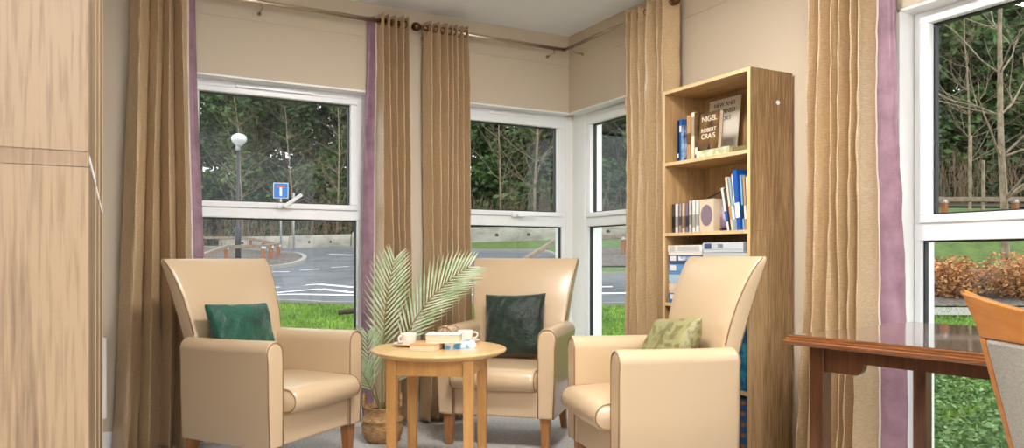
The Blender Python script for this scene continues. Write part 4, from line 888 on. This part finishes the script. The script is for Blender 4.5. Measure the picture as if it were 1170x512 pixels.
# thicket of brown twigs under the trees
rnd = random.Random(9); th_ = G(); iv = []
for i in range(len(row1)*3-3):
    a_, b_ = row1[i//3], row1[min(len(row1)-1, i//3+1)]; f = (i % 3)/3; x, y = a_[0]+(b_[0]-a_[0])*f-1.3+rnd.uniform(-.6, .6), a_[1]+(b_[1]-a_[1])*f-1.8+rnd.uniform(-.6, .6)
    for k_ in range(34):
        xx, yy = x+rnd.uniform(-.7, .7), y+rnd.uniform(-.7, .7); p = Vector((xx, yy, gz(xx, yy))); h_ = rnd.uniform(.6, 2.1); lx, ly = rnd.uniform(-.6, .6), rnd.uniform(-.5, .5)
        th_.tube([p, p+Vector((lx*.3, ly*.3, h_*.5)), p+Vector((lx, ly, h_))], [.011, .008, .004], 3, cap=False)
    iv.append((x, y+.6, gz(x, y)+.35, rnd.uniform(.4, .8)))
tag(th_.build('thicket', 'twig'), 'tangled brown bare undergrowth along the foot of the trees', 'undergrowth', kind='stuff')
tag(leafcloud('ivy', 'leafB', iv, 16000, .11, 4), 'low ivy and bramble leaves under the trees', 'undergrowth', kind='stuff')
# sapling, stakes and copper shrub in the right window
sp_ = baretree('multi branched bare sapling on the lawn outside the large right window', 21, 7.2, .08, 3, 'twigpale', 3, 'sapling', None, .10); sp_.location = (11.971, 3.286, gz(11.971, 3.286)); del_ = sp_
for i, (x, y, h_) in enumerate(((15.33, 5.9, 1.9), (15.6, 5.75, 1.3))):
    tag(G().tube([(x, y, gz(x, y)-.1), (x+.03, y, gz(x, y)+h_)], .04, 6).build('tree_stake', 'twigpale'), ['taller', 'shorter'][i]+' pale wooden stake standing on the far bank', 'stake', 'wooden stakes on the bank')
def shrub(x, y, w_, h_, label, seed):
    root = empty('copper_shrub', (x, y, gz(x, y)), 0, label, 'shrub', 'copper leaved shrubs in the gravel bed'); r2 = random.Random(seed); g_ = G()
    for k_ in range(40):
        a_ = r2.uniform(0, 6.28); q = r2.uniform(.2, 1); g_.tube([(0, 0, 0), (cos(a_)*w_*.4*q, sin(a_)*w_*.4*q, h_*.55), (cos(a_)*w_*.62*q, sin(a_)*w_*.62*q, h_*r2.uniform(.8, 1.1))], [.012, .008, .004], 3, cap=False)
    g_.build('stems', 'twig', root)
    leafcloud('leaves', 'shrubo', [(cos(a_)*w_*.36*q, sin(a_)*w_*.36*q, h_*z_, w_*.19) for a_, q, z_ in [(r2.uniform(0, 6.28), r2.uniform(0, 1), r2.uniform(.35, .95)) for _ in range(24)]], 4500, .035, seed, root)
shrub(8.15, 2.1, 1.5, .46, 'low copper leaved shrub at the left of the gravel bed', 1); shrub(9.1, 1.45, 1.8, .52, 'larger copper leaved shrub behind the dining chair', 2); shrub(10.3, .7, 1.8, .6, 'copper leaved shrub furthest right in the gravel bed', 3)
# grass and ground cover close to the glass
rnd = random.Random(15); gr_ = G()
def blade(g_, x, y, h_, w_):
    a_ = rnd.uniform(0, 6.28); z = gz(x, y); c_, s_2 = cos(a_)*w_, sin(a_)*w_; lx, ly = rnd.uniform(-.5, .5)*h_, rnd.uniform(-.5, .5)*h_
    o_ = len(g_.v); g_.v += [(x-c_, y-s_2, z), (x+c_, y+s_2, z), (x+lx, y+ly, z+h_)]; g_.f.append([o_, o_+1, o_+2]); g_.m.append(0)
cnt = 0
while cnt < 60000:
    x = rnd.uniform(-3.6, 7.5); y = rnd.uniform(.4, 9.5) if x < 1 else rnd.uniform(-1.5, 6)
    # stay on the near lawn
    ok = False
    for i in range(len(near)-1):
        if near[i][0] <= x <= near[i+1][0]:
            ye = near[i][1]+(near[i+1][1]-near[i][1])*(x-near[i][0])/(near[i+1][0]-near[i][0]); ok = y < ye-.15
    if not ok or (x < .5 and y < .5): continue
    blade(gr_, x, y, rnd.uniform(.02, .055), .011); cnt += 1
tag(gr_.build('grass', 'grassblade'), 'bright green grass on the lawn outside the windows', 'grass', kind='stuff')
cov = []
for i in range(260): x = rnd.uniform(.6, 3.8); y = rnd.uniform(-3.6, .6); cov.append((x, y, -.02, rnd.uniform(.10, .2)))
tag(leafcloud('ground_cover', 'cover', cov, 26000, .022, 8), 'leafy low ground cover beside the large right window', 'plants', kind='stuff')
